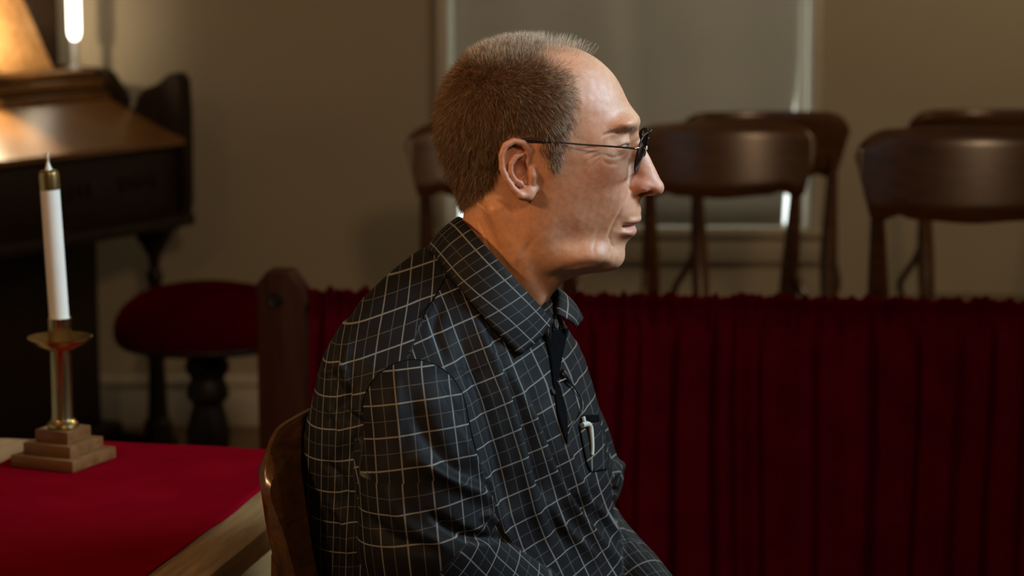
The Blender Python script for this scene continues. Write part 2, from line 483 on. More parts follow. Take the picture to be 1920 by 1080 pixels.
# (pixel of the crest centre, crest top pixel, yaw, label)
chair_spots = [
    (938, 228, -4, 'brown wooden chair almost hidden behind the seated man\'s head, under the window'),
    (1352, 227, 5, 'brown wooden chair with scalloped back board, directly right of the man\'s nose'),
    (1822, 237, -5, 'nearest brown wooden chair at the right edge, glossy back board over the curtain'),
    (1440, 208, 183, 'darker wooden chair against the window, half hidden behind the chair beside the man\'s nose'),
    (1868, 204, 177, 'dark wooden chair by the wall, its top edge showing above the rightmost glossy chair'),
]
for i, (px, py, yaw, lab) in enumerate(chair_spots):
    c = chair0 if i == 0 else copy_tree(chair0)
    k_ = 1.05 if i == 2 else 1.0          # the nearest chair is a slightly bigger one
    c.scale = (k_, k_, k_)
    p = atZ(px, py, 1.0 * k_)
    c.location = (p.x, p.y, 0); c.rotation_euler = (0, 0, math.radians(yaw))
    tag(c, lab, 'chair', 'wooden chairs standing in front of the back wall')

# ------------------------------------------------------------------ altar rail with red curtain
RY0, RY1 = 4.02, 3.88
RA = atY(530, 505, RY0); RB = Vector((1.55, RY0 + (RY1 - RY0) * (1.55 - RA.x) / (0.95 - RA.x), RA.z))
rd = (RB - RA); rd.z = 0; rlen = rd.length; rd.normalize()
ang = math.atan2(rd.y, rd.x)
rail = empty('altar_rail', (RA.x, RA.y, 0), ang)
tag(rail, 'low wooden altar rail, its brown post with chamfered top beside the red stool', 'altar rail')
pt = RA.z
def post(x):
    hw = 0.044; ht = 0.036
    o = [(-hw, 0), (hw, 0), (hw, pt - .035), (hw - .026, pt), (-hw + .020, pt), (-hw, pt - .024)]
    p = prism('post', o, 2 * ht, M['post_wood'], rail, Matrix(((1, 0, 0, x), (0, 1, 0, -ht), (0, 0, 1, 0), (0, 0, 0, 1))), 0.004)
    return p
p0 = post(0.0); post(rlen)
# round socket on the face of the post
lathe('peg', [(0.0, 0.0), (0.011, 0.0), (0.013, 0.002), (0.015, 0.001), (0.016, -0.004)], M['organ_wood'], rail, 20,
      Matrix.Translation((-0.006, -0.0365, atY(523, 562, RA.y - .036).z)) @ Matrix.Rotation(math.radians(90), 4, 'X'))
ct = atY(800, 533, RY0).z
tube('rod', [(0.045, 0.012, ct - .045), (rlen - .045, 0.012, ct - .045)], 0.010, M['organ_wood'], rail, 12)
box('bottom_rail', (0.044, -0.012, 0.07), (rlen - .044, 0.03, 0.12), M['post_wood'], rail, 0.004)
# curtain sheet
random.seed(5)
folds = []
x = 0.0
rng = np.random.default_rng(11)
cl = rlen - 0.10
nx, nz = 1100, 64
xs = np.linspace(0, cl, nx)
def bumps(xs, spacing, jit, width, seed):
    r = np.random.default_rng(seed); y = np.zeros_like(xs); p = 0.0
    while p < cl + .1:
        w = width * r.uniform(.6, 1.5)
        y += r.uniform(.5, 1.0) * np.exp(-((xs - p) / w) ** 2)
        p += spacing * r.uniform(1 - jit, 1 + jit)
    return y
big = bumps(xs, 0.060, .45, 0.020, 1); mid = bumps(xs, 0.026, .5, 0.007, 2); small = bumps(xs, 0.013, .5, 0.004, 3)
creases = np.zeros_like(xs)
r = np.random.default_rng(7); p = 0.02
while p < cl:
    creases += r.uniform(.4, 1.0) * np.exp(-((xs - p) / r.uniform(.0035, .007)) ** 2)
    p += r.uniform(.035, .11)
ruff = bumps(xs, 0.030, .5, 0.009, 4); ruff2 = bumps(xs, 0.016, .5, .005, 9)
zs = []
V, Fc = [], []
hgt = ct - 0.03
for j in range(nz + 1):
    t = (j / nz) ** 1.35            # 0 at the top
    d = t * hgt                     # distance below the top
    header = math.exp(-((d) / 0.028) ** 2)
    pocket = math.exp(-((d - 0.062) / 0.012) ** 2)
    fall = 1 - math.exp(-max(0, d - 0.05) / 0.05)
    wob = 0.004 * np.sin(xs * 9 + d * 5) * fall
    y = -(0.012 * np.interp(xs + wob, xs, big) * fall + 0.007 * np.interp(xs + wob, xs, mid) * (0.25 + .75 * pocket + .3 * math.exp(-d / .2))
          + 0.004 * small * (pocket + .35 * header) + 0.010 * ruff * header) + 0.024 * np.interp(xs + 1.6 * wob, xs, creases) * fall
    y = y - 0.012 + 0.006 * pocket - 0.012 * header
    zt = ct - d + (0.011 * ruff + 0.006 * ruff2 - 0.010) * math.exp(-(d / 0.022) ** 2)
    for i in range(nx): V.append((0.052 + xs[i], y[i], zt[i]))
for j in range(nz):
    for i in range(nx - 1):
        a = j * nx + i
        Fc.append((a, a + 1, a + nx + 1, a + nx))
cur = from_pd('red_curtain', V, Fc, M['curtain'], None, angle=None)
cur.location = rail.location; cur.rotation_euler = rail.rotation_euler
md = cur.modifiers.new('thick', 'SOLIDIFY'); md.thickness = 0.0025; md.offset = 1
tag(cur, 'long dark red gathered curtain with ruffled top hanging from the altar rail', 'curtain')

# ------------------------------------------------------------------ round organ stool
sp = atY(386, 560, 5.12)
stool = empty('piano_stool', (sp.x, sp.y, 0))
tag(stool, 'round stool with domed dark red velvet seat on a turned dark leg', 'stool')
zt = atY(400, 531, 5.12).z; zb = atY(400, 632, 5.12).z
R = 0.222
lathe('cushion', [(0.0, zt), (R * .35, zt - .003), (R * .60, zt - .014), (R * .78, zt - .032), (R * .91, zt - .056), (R * .98, zt - .082), (R, zt - .100), (R, zb + .010), (R * .98, zb)], M['seat_cloth'], stool, 56, angle=60)
lathe('seat_rim', [(R * .97, zb + .006), (R * .985, zb - .004), (R * .93, zb - .016), (R * .3, zb - .02)], M['organ_wood'], stool, 48)
h = zb
prof = [(.030, h - .02), (.034, h - .05), (.052, h - .058), (.055, h - .078), (.046, h - .092), (.040, h - .10), (.050, h - .125), (.052, h - .145), (.040, h - .160),
        (.036, h - .165), (.046, h - .20), (.054, h - .235), (.052, h - .265), (.040, h - .295), (.044, h - .305), (.046, h - .33), (.030, h - .36), (.036, h - .39), (.03, .10)]
lathe('column', prof, M['organ_wood'], stool, 32)
for k in range(3):
    a = math.radians(35 + 120 * k)
    d = Vector((math.cos(a), math.sin(a), 0))
    tube('foot', [Vector((0, 0, .12)) + d * .02, Vector((0, 0, .11)) + d * .10, Vector((0, 0, .05)) + d * .17, Vector((0, 0, .014)) + d * .22], [.022, .020, .018, .014], M['organ_wood'], stool, 10, 14)

# ------------------------------------------------------------------ reed organ, facing right
O = Vector((-0.912, 6.07, 0))
e1 = Vector((-0.46, -0.888, 0)).normalized(); e2 = Vector((-e1.y * -1, 0, 0))
e2 = Vector((-0.888, 0.46, 0)).normalized()
organ = empty('reed_organ', O, 0)
tag(organ, 'dark carved reed organ with sloping lid and lit music desk', 'organ')
OM = Matrix(((e1.x, e2.x, 0, 0), (e1.y, e2.y, 0, 0), (0, 0, 1, 0), (0, 0, 0, 1)))  # local (along front, back, up)
def obox(name, lo, hi, mat=M['organ_wood'], bevel=0.004, parent=organ):
    return box(name, lo, hi, mat, parent, bevel, OM)
OW = 1.12
def cheek(u0, u1):
    # outline in (back, up)
    o = [(0.0, 0.665), (0.0, 0.70), (-.012, .72), (-.012, .98), (-.004, 1.035), (-.008, 1.07), (0.010, 1.088), (0.035, 1.084), (0.052, 1.066), (0.075, 1.050), (0.105, 1.044), (0.130, 1.036),
         (0.150, 1.012), (0.150, .985), (0.17, 0.975), (0.36, 0.975), (0.36, 0.665)]
    mtx = OM @ Matrix(((0, 1, 0, u0), (1, 0, 0, 0), (0, 0, 1, 0), (0, 0, 0, 1)))
    return prism('cheek', o, u1 - u0, M['organ_wood'], organ, mtx, 0.004)
cheek(0.0, 0.045); cheek(OW - .045, OW)
obox('key_slip', (0.045, 0.008, 0.69), (OW - .045, 0.035, 0.895))
kp = obox('front_panel', (0.10, 0.003, 0.72), (OW - .10, 0.010, 0.87), bevel=.002)
for s in (0.16, 0.44):
    for k in range(5):
        obox('carving', (s + k * .035, -0.002, 0.775 + .006 * (k % 2)), (s + k * .035 + .018, 0.006, 0.822 - .006 * (k % 2)), bevel=.003)
obox('key_bed', (-.004, -0.012, 0.655), (OW + .004, 0.37, 0.690), bevel=.006)
# sloping lid
bm = bmesh.new()
mtx = OM @ Matrix(((0, 1, 0, 0.046), (1, 0, 0, 0), (0, 0, 1, 0), (0, 0, 0, 1)))
add_prism(bm, [(-0.018, 0.888), (-.020, .903), (0.02, 0.916), (0.245, 1.012), (0.245, 0.985), (0.0, 0.885)], OW - .092, mtx, 0.004)
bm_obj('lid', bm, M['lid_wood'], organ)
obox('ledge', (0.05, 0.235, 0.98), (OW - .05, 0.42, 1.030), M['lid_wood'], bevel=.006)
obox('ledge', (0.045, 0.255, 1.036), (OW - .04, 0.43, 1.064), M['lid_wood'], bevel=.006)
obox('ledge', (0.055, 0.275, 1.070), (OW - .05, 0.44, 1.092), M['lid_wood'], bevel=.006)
for (u0, u1) in ((0.02, 0.05), (OW - .05, OW - .02)):
    mtx = OM @ Matrix(((0, 1, 0, u0), (1, 0, 0, 0), (0, 0, 1, 0), (0, 0, 0, 1)))
    prism('scroll', [(0.19, 0.975), (0.185, 1.01), (0.20, 1.04), (0.225, 1.055), (0.235, 1.08), (0.26, 1.095), (0.44, 1.10), (0.44, .975)], u1 - u0, M['organ_wood'], organ, mtx, 0.004)
obox('back_panel', (0.02, 0.44, 0.975), (OW - .02, 0.47, 1.62))
# leaning music desk
bm = bmesh.new()
mtx = OM @ Matrix(((0, 1, 0, 0.02), (1, 0, 0, 0), (0, 0, 1, 0), (0, 0, 0, 1)))
dv = [(0.20, .30), (0.86, .30), (0.80, .52), (0.66, .60), (0.40, .60), (0.262, .52)]
lo_ = []
vs = []
for (u, z) in dv:
    t = (z - .30) / .30
    for side in (0, 1): vs.append(OM @ Vector((u, 0.315 + 0.085 * t + side * .016, 0.796 + z)))
n = len(dv)
b0 = [bm.verts.new(v) for v in vs]
bm.faces.new(b0[0::2]); bm.faces.new(list(reversed(b0[1::2])))
for k in range(n): bm.faces.new((b0[2 * k], b0[2 * k + 1], b0[(2 * k + 3) % (2 * n)], b0[(2 * k + 2) % (2 * n)]))
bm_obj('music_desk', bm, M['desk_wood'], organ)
obox('case', (0.05, 0.30, 0.03), (OW - .05, 0.46, 0.66))
obox('lower_panel', (0.09, 0.29, 0.08), (OW - .09, 0.302, 0.60), bevel=.003)
obox('plinth', (0.0, 0.26, 0.0), (OW, 0.48, 0.06), bevel=.008)
for u in (0.025, OW - .025):
    b = OM @ Vector((u, 0.115, 0))
    mtx = Matrix.Translation(b)
    lathe('bracket', [(.070, .655), (.072, .640), (.055, .628), (.050, .612), (.034, .590), (.028, .575)], M['organ_wood'], organ, 24, mtx)
    lathe('column', [(.026, .580), (.017, .555), (.015, .53), (.021, .515), (.026, .50), (.019, .485), (.017, .40), (.018, .33), (.028, .315), (.034, .295), (.028, .275), (.024, .25), (.028, .14), (.030, .09), (.042, .075), (.044, .0)],
          M['organ_wood'], organ, 24, mtx)
    obox('foot_rail', (u - .022, 0.06, 0.0), (u + .022, 0.27, 0.035))
# electric candle on the organ
lp = OM @ Vector((0.075, 0.335, 0)) + O
lp = Vector((atY(141, 120, lp.y).x, lp.y, 1.0925))
lamp = empty('candle_lamp', lp)
tag(lamp, 'lit candle-shaped lamp with grey tube standing on the organ', 'lamp')
lathe('base', [(.020, 0), (.021, .004), (.014, .008), (.012, .012)], M['grey_tube'], lamp, 24)
lathe('tube', [(.010, .012), (.0105, .075), (.008, .082)], M['grey_tube'], lamp, 20)
lathe('bulb', [(.006, .080), (.011, .086), (.0165, .098), (.0175, .115), (.0175, .20), (.013, .214), (0, .22)], M['bulb'], lamp, 20)
pl = bpy.data.lights.new('lamp_light', 'POINT'); pl.energy = 0.4; pl.color = (1.0, 0.80, 0.50); pl.shadow_soft_size = 0.02
plo = bpy.data.objects.new('lamp_light', pl); plo.parent = lamp; plo.location = (-0.02, -0.03, 0.15); COL.objects.link(plo)
lamp2 = copy_tree(lamp)
q = O + OM @ Vector((0.53, 0.287, 0)); lamp2.location = (q.x, q.y, 1.0925)
tag(lamp2, 'lit candle-shaped lamp in front of the music desk, beyond the left edge of the photo', 'lamp')
for c in list(lamp2.children):
    if c.type == 'LIGHT':
        # its light is shaded towards the wall and falls on the music desk and the lid
        sd_ = bpy.data.lights.new('desk_light', 'SPOT'); sd_.energy = 26.0; sd_.color = (1.0, 0.80, 0.50); sd_.shadow_soft_size = 0.02
        sd_.spot_size = math.radians(88); sd_.spot_blend = 0.9
        od_ = bpy.data.objects.new('desk_light', sd_); od_.parent = lamp2; od_.location = (0.075, -0.04, 0.17); od_.rotation_euler = ((O + OM @ Vector((0.74, 0.16, 0.96))) - (Vector(lamp2.location) + Vector((0.075, -0.04, 0.17)))).to_track_quat('-Z', 'Y').to_euler()
        COL.objects.link(od_)
        s2_ = sd_.copy(); s2_.energy = 16.0; s2_.spot_size = math.radians(110)
        o2_ = bpy.data.objects.new('desk_light', s2_); o2_.parent = lamp2; o2_.location = (0.075, -0.04, 0.15)
        o2_.rotation_euler = ((O + OM @ Vector((0.40, 0.36, 1.24))) - (Vector(lamp2.location) + Vector(o2_.location))).to_track_quat('-Z', 'Y').to_euler()
        COL.objects.link(o2_)
        bpy.data.objects.remove(c)

# ------------------------------------------------------------------ oak table with red runner
TZ = 0.74
ta = atZ(190, 833, TZ); tb = atZ(495, 840, TZ)
side = Vector((math.sin(math.radians(11.5)), math.cos(math.radians(11.5)), 0)); across = Vector((side.y, -side.x, 0))
cr = atZ(330, 1045, TZ)           # a point of the right runner edge
far = (ta + tb) / 2
# local frame: x across, y along (depth), origin at the runner's right edge / far end
t_far = (far - cr).dot(side)
org = cr + side * t_far
rz = math.atan2(across.y, across.x)
table = empty('oak_table', (org.x, org.y, 0), rz)
tag(table, 'small oak table with pale wooden border showing beside the red runner', 'table')
RWD = 0.375; BD = 0.060; TL = 1.05
for k, (x0, x1) in enumerate([(-RWD - BD - .03, -RWD * .66), (-RWD * .66 + .0006, -RWD * .33), (-RWD * .33 + .0006, BD)]):
    box('plank', (x0, -TL, TZ - 0.030), (x1, 0.0, TZ), M['oak'], table, 0.003)
for x in (-RWD - BD + .02, BD - .06):
    for y in (-TL + .05, -.09):
        box('leg', (x - .015, y, 0), (x + .035, y + .05, TZ - .031), M['oak'], table, 0.004)
box('apron', (-RWD - BD + .04, -.07, TZ - .11), (BD - .04, -.05, TZ - .031), M['oak'], table, 0.003)
box('apron', (-RWD - BD + .04, -TL + .05, TZ - .11), (BD - .04, -TL + .07, TZ - .031), M['oak'], table, 0.003)
box('apron', (BD - .055, -TL + .1, TZ - .11), (BD - .035, -.1, TZ - .031), M['oak'], table, 0.003)
# runner drapes over both short ends
rv, rf = [], []
path = [(-TL - .012, TZ - .22), (-TL - .010, TZ - .02), (-TL - .004, TZ - .001), (-TL + .012, TZ + .004)]
for k in range(60): path.append((-TL + .02 + (TL - .04) * k / 59, TZ + .0042))
path += [(-.010, TZ + .004), (.005, TZ - .001), (.010, TZ - .02), (.012, TZ - .22)]
nxr = 40
for (y, z) in path:
    for i in range(nxr + 1):
        x = -RWD * (1 - i / nxr)
        w = 0.0007 * math.sin(21 * x + 9 * y) * math.sin(13 * y - 5 * x + 1) + .0006 * math.sin(40 * y + 33 * x)
        rv.append((x + .002 * math.sin(14 * y) * (i / nxr), y, z + max(-.002, w)))
for j in range(len(path) - 1):
    for i in range(nxr):
        a = j * (nxr + 1) + i
        rf.append((a, a + 1, a + nxr + 2, a + nxr + 1))
run = from_pd('table_runner', rv, rf, M['cloth'], None, angle=None)
run.location = table.location; run.rotation_euler = table.rotation_euler
md = run.modifiers.new('thick', 'SOLIDIFY'); md.thickness = 0.002; md.offset = -1
tag(run, 'bright red velvet runner lying on the oak table under the candlestick', 'runner')

# ------------------------------------------------------------------ brass candlestick and candle
CZ = TZ + 0.0052
cb = atZ(120, 866, CZ)
stick = empty('candlestick', cb, math.radians(-24))
tag(stick, 'brass candlestick with drip pan on a stepped square wooden base', 'candlestick')
px_m = F / cb.y * 0.985
s0 = 0.048
box('base_step', (-s0, -s0, 0), (s0, s0, .0150), M['base_wood'], stick, 0.0012)
box('base_step', (-.0365, -.0365, .0150), (.0365, .0365, .0300), M['base_wood'], stick, 0.0012)
box('base_step', (-.0255, -.0255, .0300), (.0255, .0255, .0460), M['base_wood'], stick, 0.0012)
lathe('stem_ring', [(.0175, .046), (.0205, .048), (.0195, .052), (.0165, .0545), (.0150, .057)], M['brass'], stick, 36)
lathe('stem', [(.0150, .056), (.0138, .060), (.0134, .147), (.0140, .150)], M['brass_dull'], stick, 40)
pz = 0.148
lathe('drip_pan', [(.014, pz), (.020, pz + .002), (.031, pz + .007), (.0365, pz + .012), (.0415, pz + .0155), (.0415, pz + .0172), (.036, pz + .0142), (.030, pz + .0100), (.019, pz + .0052), (.013, pz + .005)], M['brass'], stick, 48, angle=30)
lathe('socket', [(.0135, pz + .004), (.0148, pz + .006), (.0150, pz + .040), (.0152, pz + .0415), (.0130, pz + .0415), (.0130, pz + .030)], M['brass_dull'], stick, 40)
candle = empty('taper_candle', cb + Vector((0, 0, pz + .031)))
candle.rotation_euler = (0, math.radians(-2.3), 0)
tag(candle, 'unlit white candle with brass follower cap standing in the candlestick', 'candle')
ch = 0.176
lathe('wax', [(.0126, 0), (.0126, ch * .5), (.0124, ch + .004)], M['wax'], candle, 36)
lathe('follower_cap', [(.0130, ch), (.0130, ch + .018), (.0122, ch + .0225), (.0090, ch + .0250), (.0040, ch + .0253)], M['brass'], candle, 36)
lathe('wax_tip', [(.0048, ch + .0245), (.0028, ch + .031), (.0012, ch + .036)], M['wax'], candle, 16)
tube('wick', [(0, 0, ch + .033), (0.0002, 0, ch + .039), (-.001, 0, ch + .043), (.0008, 0, ch + .0475)], [.0016, .0014, .0026, .0020], M['wick'], candle, 8, 10)
# ------------------------------------------------------------------ the seated man
# Man space: (u, v, w): u to the right, v down, w away from the camera, in units of one pixel at the depth of his head (1 unit = 0.546 mm).
Y0 = 2.20; S = F / Y0
def man_to_world(A):
    A = np.asarray(A, float)
    a = (A[:, 0] - 960.0) / F; b = (540.0 - A[:, 1]) / F
    dy = math.cos(TH) + b * math.sin(TH); dz = -math.sin(TH) + b * math.cos(TH)
    t = Y0 / dy
    return np.stack([a * t, np.full(len(A), Y0) + A[:, 2] / S, CAMZ + dz * t], 1)
def world_to_uv(X, Z, Y=Y0):
    """pixel of a world point"""
    fy = math.cos(TH) * Y - math.sin(TH) * (Z - CAMZ); up = math.sin(TH) * Y + math.cos(TH) * (Z - CAMZ)
    return 960 + F * X / fy, 540 - F * up / fy
def U(px, py, w):
    """man-space point that is seen at pixel (px, py) when it lies at depth w"""
    p = atY(px, py, Y0 + w / S)
    u, v = world_to_uv(p.x, p.z)
    return (u, v, w)
def W1(p): return Vector(man_to_world(np.array([p], float))[0])

def smin(a, b, k):
    h = np.clip(0.5 + 0.5 * (b - a) / k, 0, 1)
    return b + (a - b) * h - k * h * (1 - h)
def smax(a, b, k): return -smin(-a, -b, k)
def sstep(x, a, b):
    t = np.clip((x - a) / (b - a), 0, 1); return t * t * (3 - 2 * t)
def sd_poly(px, py, poly):
    poly = np.asarray(poly, np.float32)
    d = np.full(px.shape, 1e9, np.float32); s = np.ones(px.shape, np.float32)
    n = len(poly)
    for i in range(n):
        ax, ay = poly[i]; bx, by = poly[(i + 1) % n]
        ex, ey = bx - ax, by - ay
        wx, wy = px - ax, py - ay
        t = np.clip((wx * ex + wy * ey) / (ex * ex + ey * ey + 1e-9), 0, 1)
        d = np.minimum(d, (wx - ex * t) ** 2 + (wy - ey * t) ** 2)
        c = ((ay <= py) & (by > py) & (ex * wy - ey * wx > 0)) | ((ay > py) & (by <= py) & (ex * wy - ey * wx < 0))
        s = np.where(c, -s, s)
    return np.sqrt(d) * s          # negative inside
def blur2(a, sig):
    r = int(3 * sig); k = np.exp(-0.5 * (np.arange(-r, r + 1) / sig) ** 2); k /= k.sum()
    for ax in (0, 1):
        p = np.pad(a, [(r, r) if i == ax else (0, 0) for i in range(2)], mode='edge')
        out = np.zeros_like(a)
        for i, kk in enumerate(k):
            sl = [slice(None)] * 2; sl[ax] = slice(i, i + a.shape[ax])
            out += kk * p[tuple(sl)]
        a = out
    return a
def polyline_dist(u, v, pts):
    """distance, fraction along, side sign of the nearest point of a polyline"""
    pts = np.asarray(pts, float)
    L = np.r_[0, np.cumsum(np.hypot(*np.diff(pts, axis=0).T))]
    best = np.full(u.shape, 1e9); tt = np.zeros(u.shape); sg = np.ones(u.shape)
    for i in range(len(pts) - 1):
        a, b = pts[i], pts[i + 1]; e = b - a; l2 = (e ** 2).sum() + 1e-9
        wx, wy = u - a[0], v - a[1]
        t = np.clip((wx * e[0] + wy * e[1]) / l2, 0, 1)
        d = np.hypot(wx - e[0] * t, wy - e[1] * t)
        m = d < best
        best = np.where(m, d, best); tt = np.where(m, (L[i] + t * math.sqrt(l2)) / L[-1], tt)
        sg = np.where(m, np.sign(e[0] * wy - e[1] * wx), sg)
    return best, tt, sg
def ell(u, v, w, c, r):
    k = np.sqrt(((u - c[0]) / r[0]) ** 2 + ((v - c[1]) / r[1]) ** 2 + ((w - c[2]) / r[2]) ** 2)
    return (k - 1) * min(r)
def cap(u, v, w, a, b, ra, rb):
    e = [b[i] - a[i] for i in range(3)]; l2 = sum(x * x for x in e) + 1e-9
    t = np.clip(((u - a[0]) * e[0] + (v - a[1]) * e[1] + (w - a[2]) * e[2]) / l2, 0, 1)
    return np.sqrt((u - a[0] - e[0] * t) ** 2 + (v - a[1] - e[1] * t) ** 2 + (w - a[2] - e[2] * t) ** 2) - (ra + (rb - ra) * t)
def chain(u, v, w, pts, radii):
    d = None
    for i in range(len(pts) - 1):
        c = cap(u, v, w, pts[i], pts[i + 1], radii[i], radii[i + 1])
        d = c if d is None else np.minimum(d, c)
    return d
def surface_nets(fld, org, h):
    """quads of the zero surface of a field sampled on a grid (negative inside)"""
    s = fld < 0
    nx, ny, nz = fld.shape
    cs = np.zeros((nx - 1, ny - 1, nz - 1), np.int8)
    for i in (0, 1):
        for j in (0, 1):
            for k in (0, 1): cs += s[i:nx - 1 + i, j:ny - 1 + j, k:nz - 1 + k]
    act = (cs > 0) & (cs < 8)
    idx = np.full(act.shape, -1, np.int64)
    ci, cj, ck = np.nonzero(act)
    idx[ci, cj, ck] = np.arange(len(ci))
    acc = np.zeros((len(ci), 3)); cnt = np.zeros(len(ci))
    for ax in range(3):
        o1, o2 = [a for a in range(3) if a != ax]
        for p in (0, 1):
            for q in (0, 1):
                off = [0, 0, 0]; off[o1] = p; off[o2] = q
                f0 = fld[ci + off[0], cj + off[1], ck + off[2]]
                off2 = list(off); off2[ax] = 1
                f1 = fld[ci + off2[0], cj + off2[1], ck + off2[2]]
                m = (f0 < 0) != (f1 < 0)
                t = np.where(m, f0 / np.where(m, f0 - f1, 1), 0)
                pt = np.zeros((len(ci), 3)); pt[:, o1] = p; pt[:, o2] = q; pt[:, ax] = t
                acc[m] += pt[m]; cnt[m] += 1
    V = (np.stack([ci, cj, ck], 1) + acc / cnt[:, None]) * h + np.array(org)
    Q = []
    for ax in range(3):
        o1, o2 = [(1, 2), (2, 0), (0, 1)][ax]
        sl0 = [slice(None)] * 3; sl1 = [slice(None)] * 3
        sl0[ax] = slice(0, -1); sl1[ax] = slice(1, None)
        ch = s[tuple(sl0)] != s[tuple(sl1)]
        g = list(np.nonzero(ch))
        ok = (g[o1] > 0) & (g[o2] > 0) & (g[o1] < fld.shape[o1] - 1) & (g[o2] < fld.shape[o2] - 1)
        g = [x[ok] for x in g]
        ins = s[tuple(g)]
        def c(d1, d2):
            q = [x.copy() for x in g]; q[o1] = q[o1] - d1; q[o2] = q[o2] - d2
            return idx[tuple(q)]
        quad = np.stack([c(1, 1), c(0, 1), c(0, 0), c(1, 0)], 1)
        quad[~ins] = quad[~ins][:, ::-1]
        Q.append(quad)
    Q = np.concatenate(Q)
    return V, Q[(Q >= 0).all(1)]
def lap_smooth(V, Q, it, lam=0.5):
    E = np.concatenate([Q[:, [0, 1]], Q[:, [1, 2]], Q[:, [2, 3]], Q[:, [3, 0]]])
    E = np.concatenate([E, E[:, ::-1]])
    n = len(V); cnt = np.bincount(E[:, 0], minlength=n)
    for k in range(it):
        l = lam if k % 2 == 0 else -lam * 1.02
        acc = np.stack([np.bincount(E[:, 0], weights=V[E[:, 1], a], minlength=n) for a in range(3)], 1)
        V = V + l * (acc / np.maximum(cnt, 1)[:, None] - V)
    return V
def vnormals(V, Q):
    fn = np.cross(V[Q[:, 2]] - V[Q[:, 0]], V[Q[:, 3]] - V[Q[:, 1]])
    N = np.zeros_like(V)
    for k in range(4):
        for a in range(3): N[:, a] += np.bincount(Q[:, k], weights=fn[:, a], minlength=len(V))
    return N / np.maximum(np.linalg.norm(N, axis=1), 1e-9)[:, None]
def np_mesh(name, V, Q, mat, parent=None, angle=None):
    me = bpy.data.meshes.new(name)
    me.vertices.add(len(V)); me.vertices.foreach_set('co', np.ascontiguousarray(V, np.float32).ravel())
    Q = np.asarray(Q)
    k = Q.shape[1]
    me.loops.add(len(Q) * k); me.loops.foreach_set('vertex_index', Q.ravel().astype(np.int32))
    me.polygons.add(len(Q)); me.polygons.foreach_set('loop_start', np.arange(0, len(Q) * k, k, dtype=np.int32))
    me.update(calc_edges=True); me.validate()
    smooth_mesh(me, angle)
    return link(name, me, mat, parent)
def set_attr(me, name, data, kind='FLOAT_COLOR'):
    a = me.attributes.new(name, kind, 'POINT')
    if kind == 'FLOAT_COLOR':
        d = np.ones((len(data), 4), np.float32); d[:, :3] = data; a.data.foreach_set('color', d.ravel())
    elif kind == 'FLOAT_VECTOR':
        a.data.foreach_set('vector', np.ascontiguousarray(data, np.float32).ravel())
    else: a.data.foreach_set('value', np.ascontiguousarray(data, np.float32).ravel())

man = empty('person', (W1((860, 1000, 0)).x, Y0, 0.0))
tag(man, 'man with short brown hair and sunglasses, seated in profile in a dark checked shirt', 'person')
mo = np.array(man.location)
def to_obj(A): return man_to_world(A) - mo

# ---------------------------------------------------------------- head and neck: field
HH = 2.0
u1 = np.arange(790, 1262, HH, dtype=np.float32); v1 = np.arange(60, 690, HH, dtype=np.float32); w1_ = np.arange(-172, HH * 2.5, HH, dtype=np.float32)
prof = [(846, 505), (858, 450), (866, 418), (869, 398), (864, 368), (850, 332), (836, 292), (828, 248), (829, 204), (841, 163), (865, 126), (900, 100), (945, 86), (1000, 81), (1040, 83),
        (1075, 89), (1105, 101), (1130, 118), (1151, 140), (1166, 165), (1177, 188), (1188, 206), (1195, 221), (1196, 236), (1190, 252), (1184, 275), (1181, 305), (1183, 335), (1190, 358), (1197, 372), (1198, 388),
        (1197, 400), (1199, 407), (1196, 413), (1187, 419), (1190, 425), (1192, 431), (1189, 439), (1181, 447), (1174, 455), (1170, 467), (1167, 479), (1160, 491), (1148, 500), (1130, 506), (1106, 511), (1080, 517), (1060, 526), (1046, 538), (1034, 554), (1022, 576), (1012, 610), (1008, 690), (1006, 760), (830, 760), (835, 600)]
prof = catmull(prof, 260)
g2u, g2v = np.meshgrid(u1, v1, indexing='ij')
d2 = -sd_poly(g2u, g2v, prof)                        # positive inside
ds = blur2(d2, 9.0)
k = sstep(d2, 12, 55)
d2 = d2 * (1 - k) + ds * k
Wv = np.interp(g2v, [60, 180, 260, 310, 360, 410, 450, 490, 530, 600, 700], [141, 143, 141, 134, 124, 114, 107, 103, 100, 100, 108])
Dv = np.interp(g2v, [60, 200, 260, 310, 360, 420, 480, 530, 600], [168, 168, 160, 156, 152, 142, 118, 92, 88])
Av = np.interp(g2v, [60, 200, 250, 300, 380, 440, 480, 520], [2.15, 2.1, 1.9, 1.62, 1.60, 1.70, 1.85, 2.0])
# the back of the neck is rounder and narrower than the jaw in front of it
nb = sstep(g2v, 330, 420) * (1 - sstep(g2u, 900, 1000))
Wv = Wv * (1 - .08 * nb); Av = Av * (1 - nb) + 2.1 * nb
Wv = Wv * np.interp(g2u, [820, 960, 1040, 1110, 1160, 1200], [1, 1, .985, .93, .89, .87])
tt = np.clip(1 - d2 / Dv, 0, None)
def base_field(aw):
    r = (np.abs(aw / Wv) ** Av + tt ** Av) ** (1 / Av)
    return (r - 1) * np.minimum(Wv, Dv)
npoly = catmull([(1168, 236), (1190, 240), (1197, 254), (1206, 272), (1216, 290), (1226, 311), (1236, 332), (1242, 344), (1243.5, 352), (1240, 359), (1232, 364), (1220, 366), (1206, 367), (1196, 371), (1176, 372), (1162, 350), (1160, 290)], 90)
dn = -sd_poly(g2u, g2v, npoly)
Wn = np.interp(g2v, [240, 262, 290, 320, 345, 365], [17, 14, 16, 21, 25, 26]); Dn = np.interp(g2v, [240, 280, 340, 366], [20, 22, 26, 22])
tn = np.clip(1 - dn / Dn, 0, None)
B = lambda a: np.asarray(a, np.float32)[:, :, None]
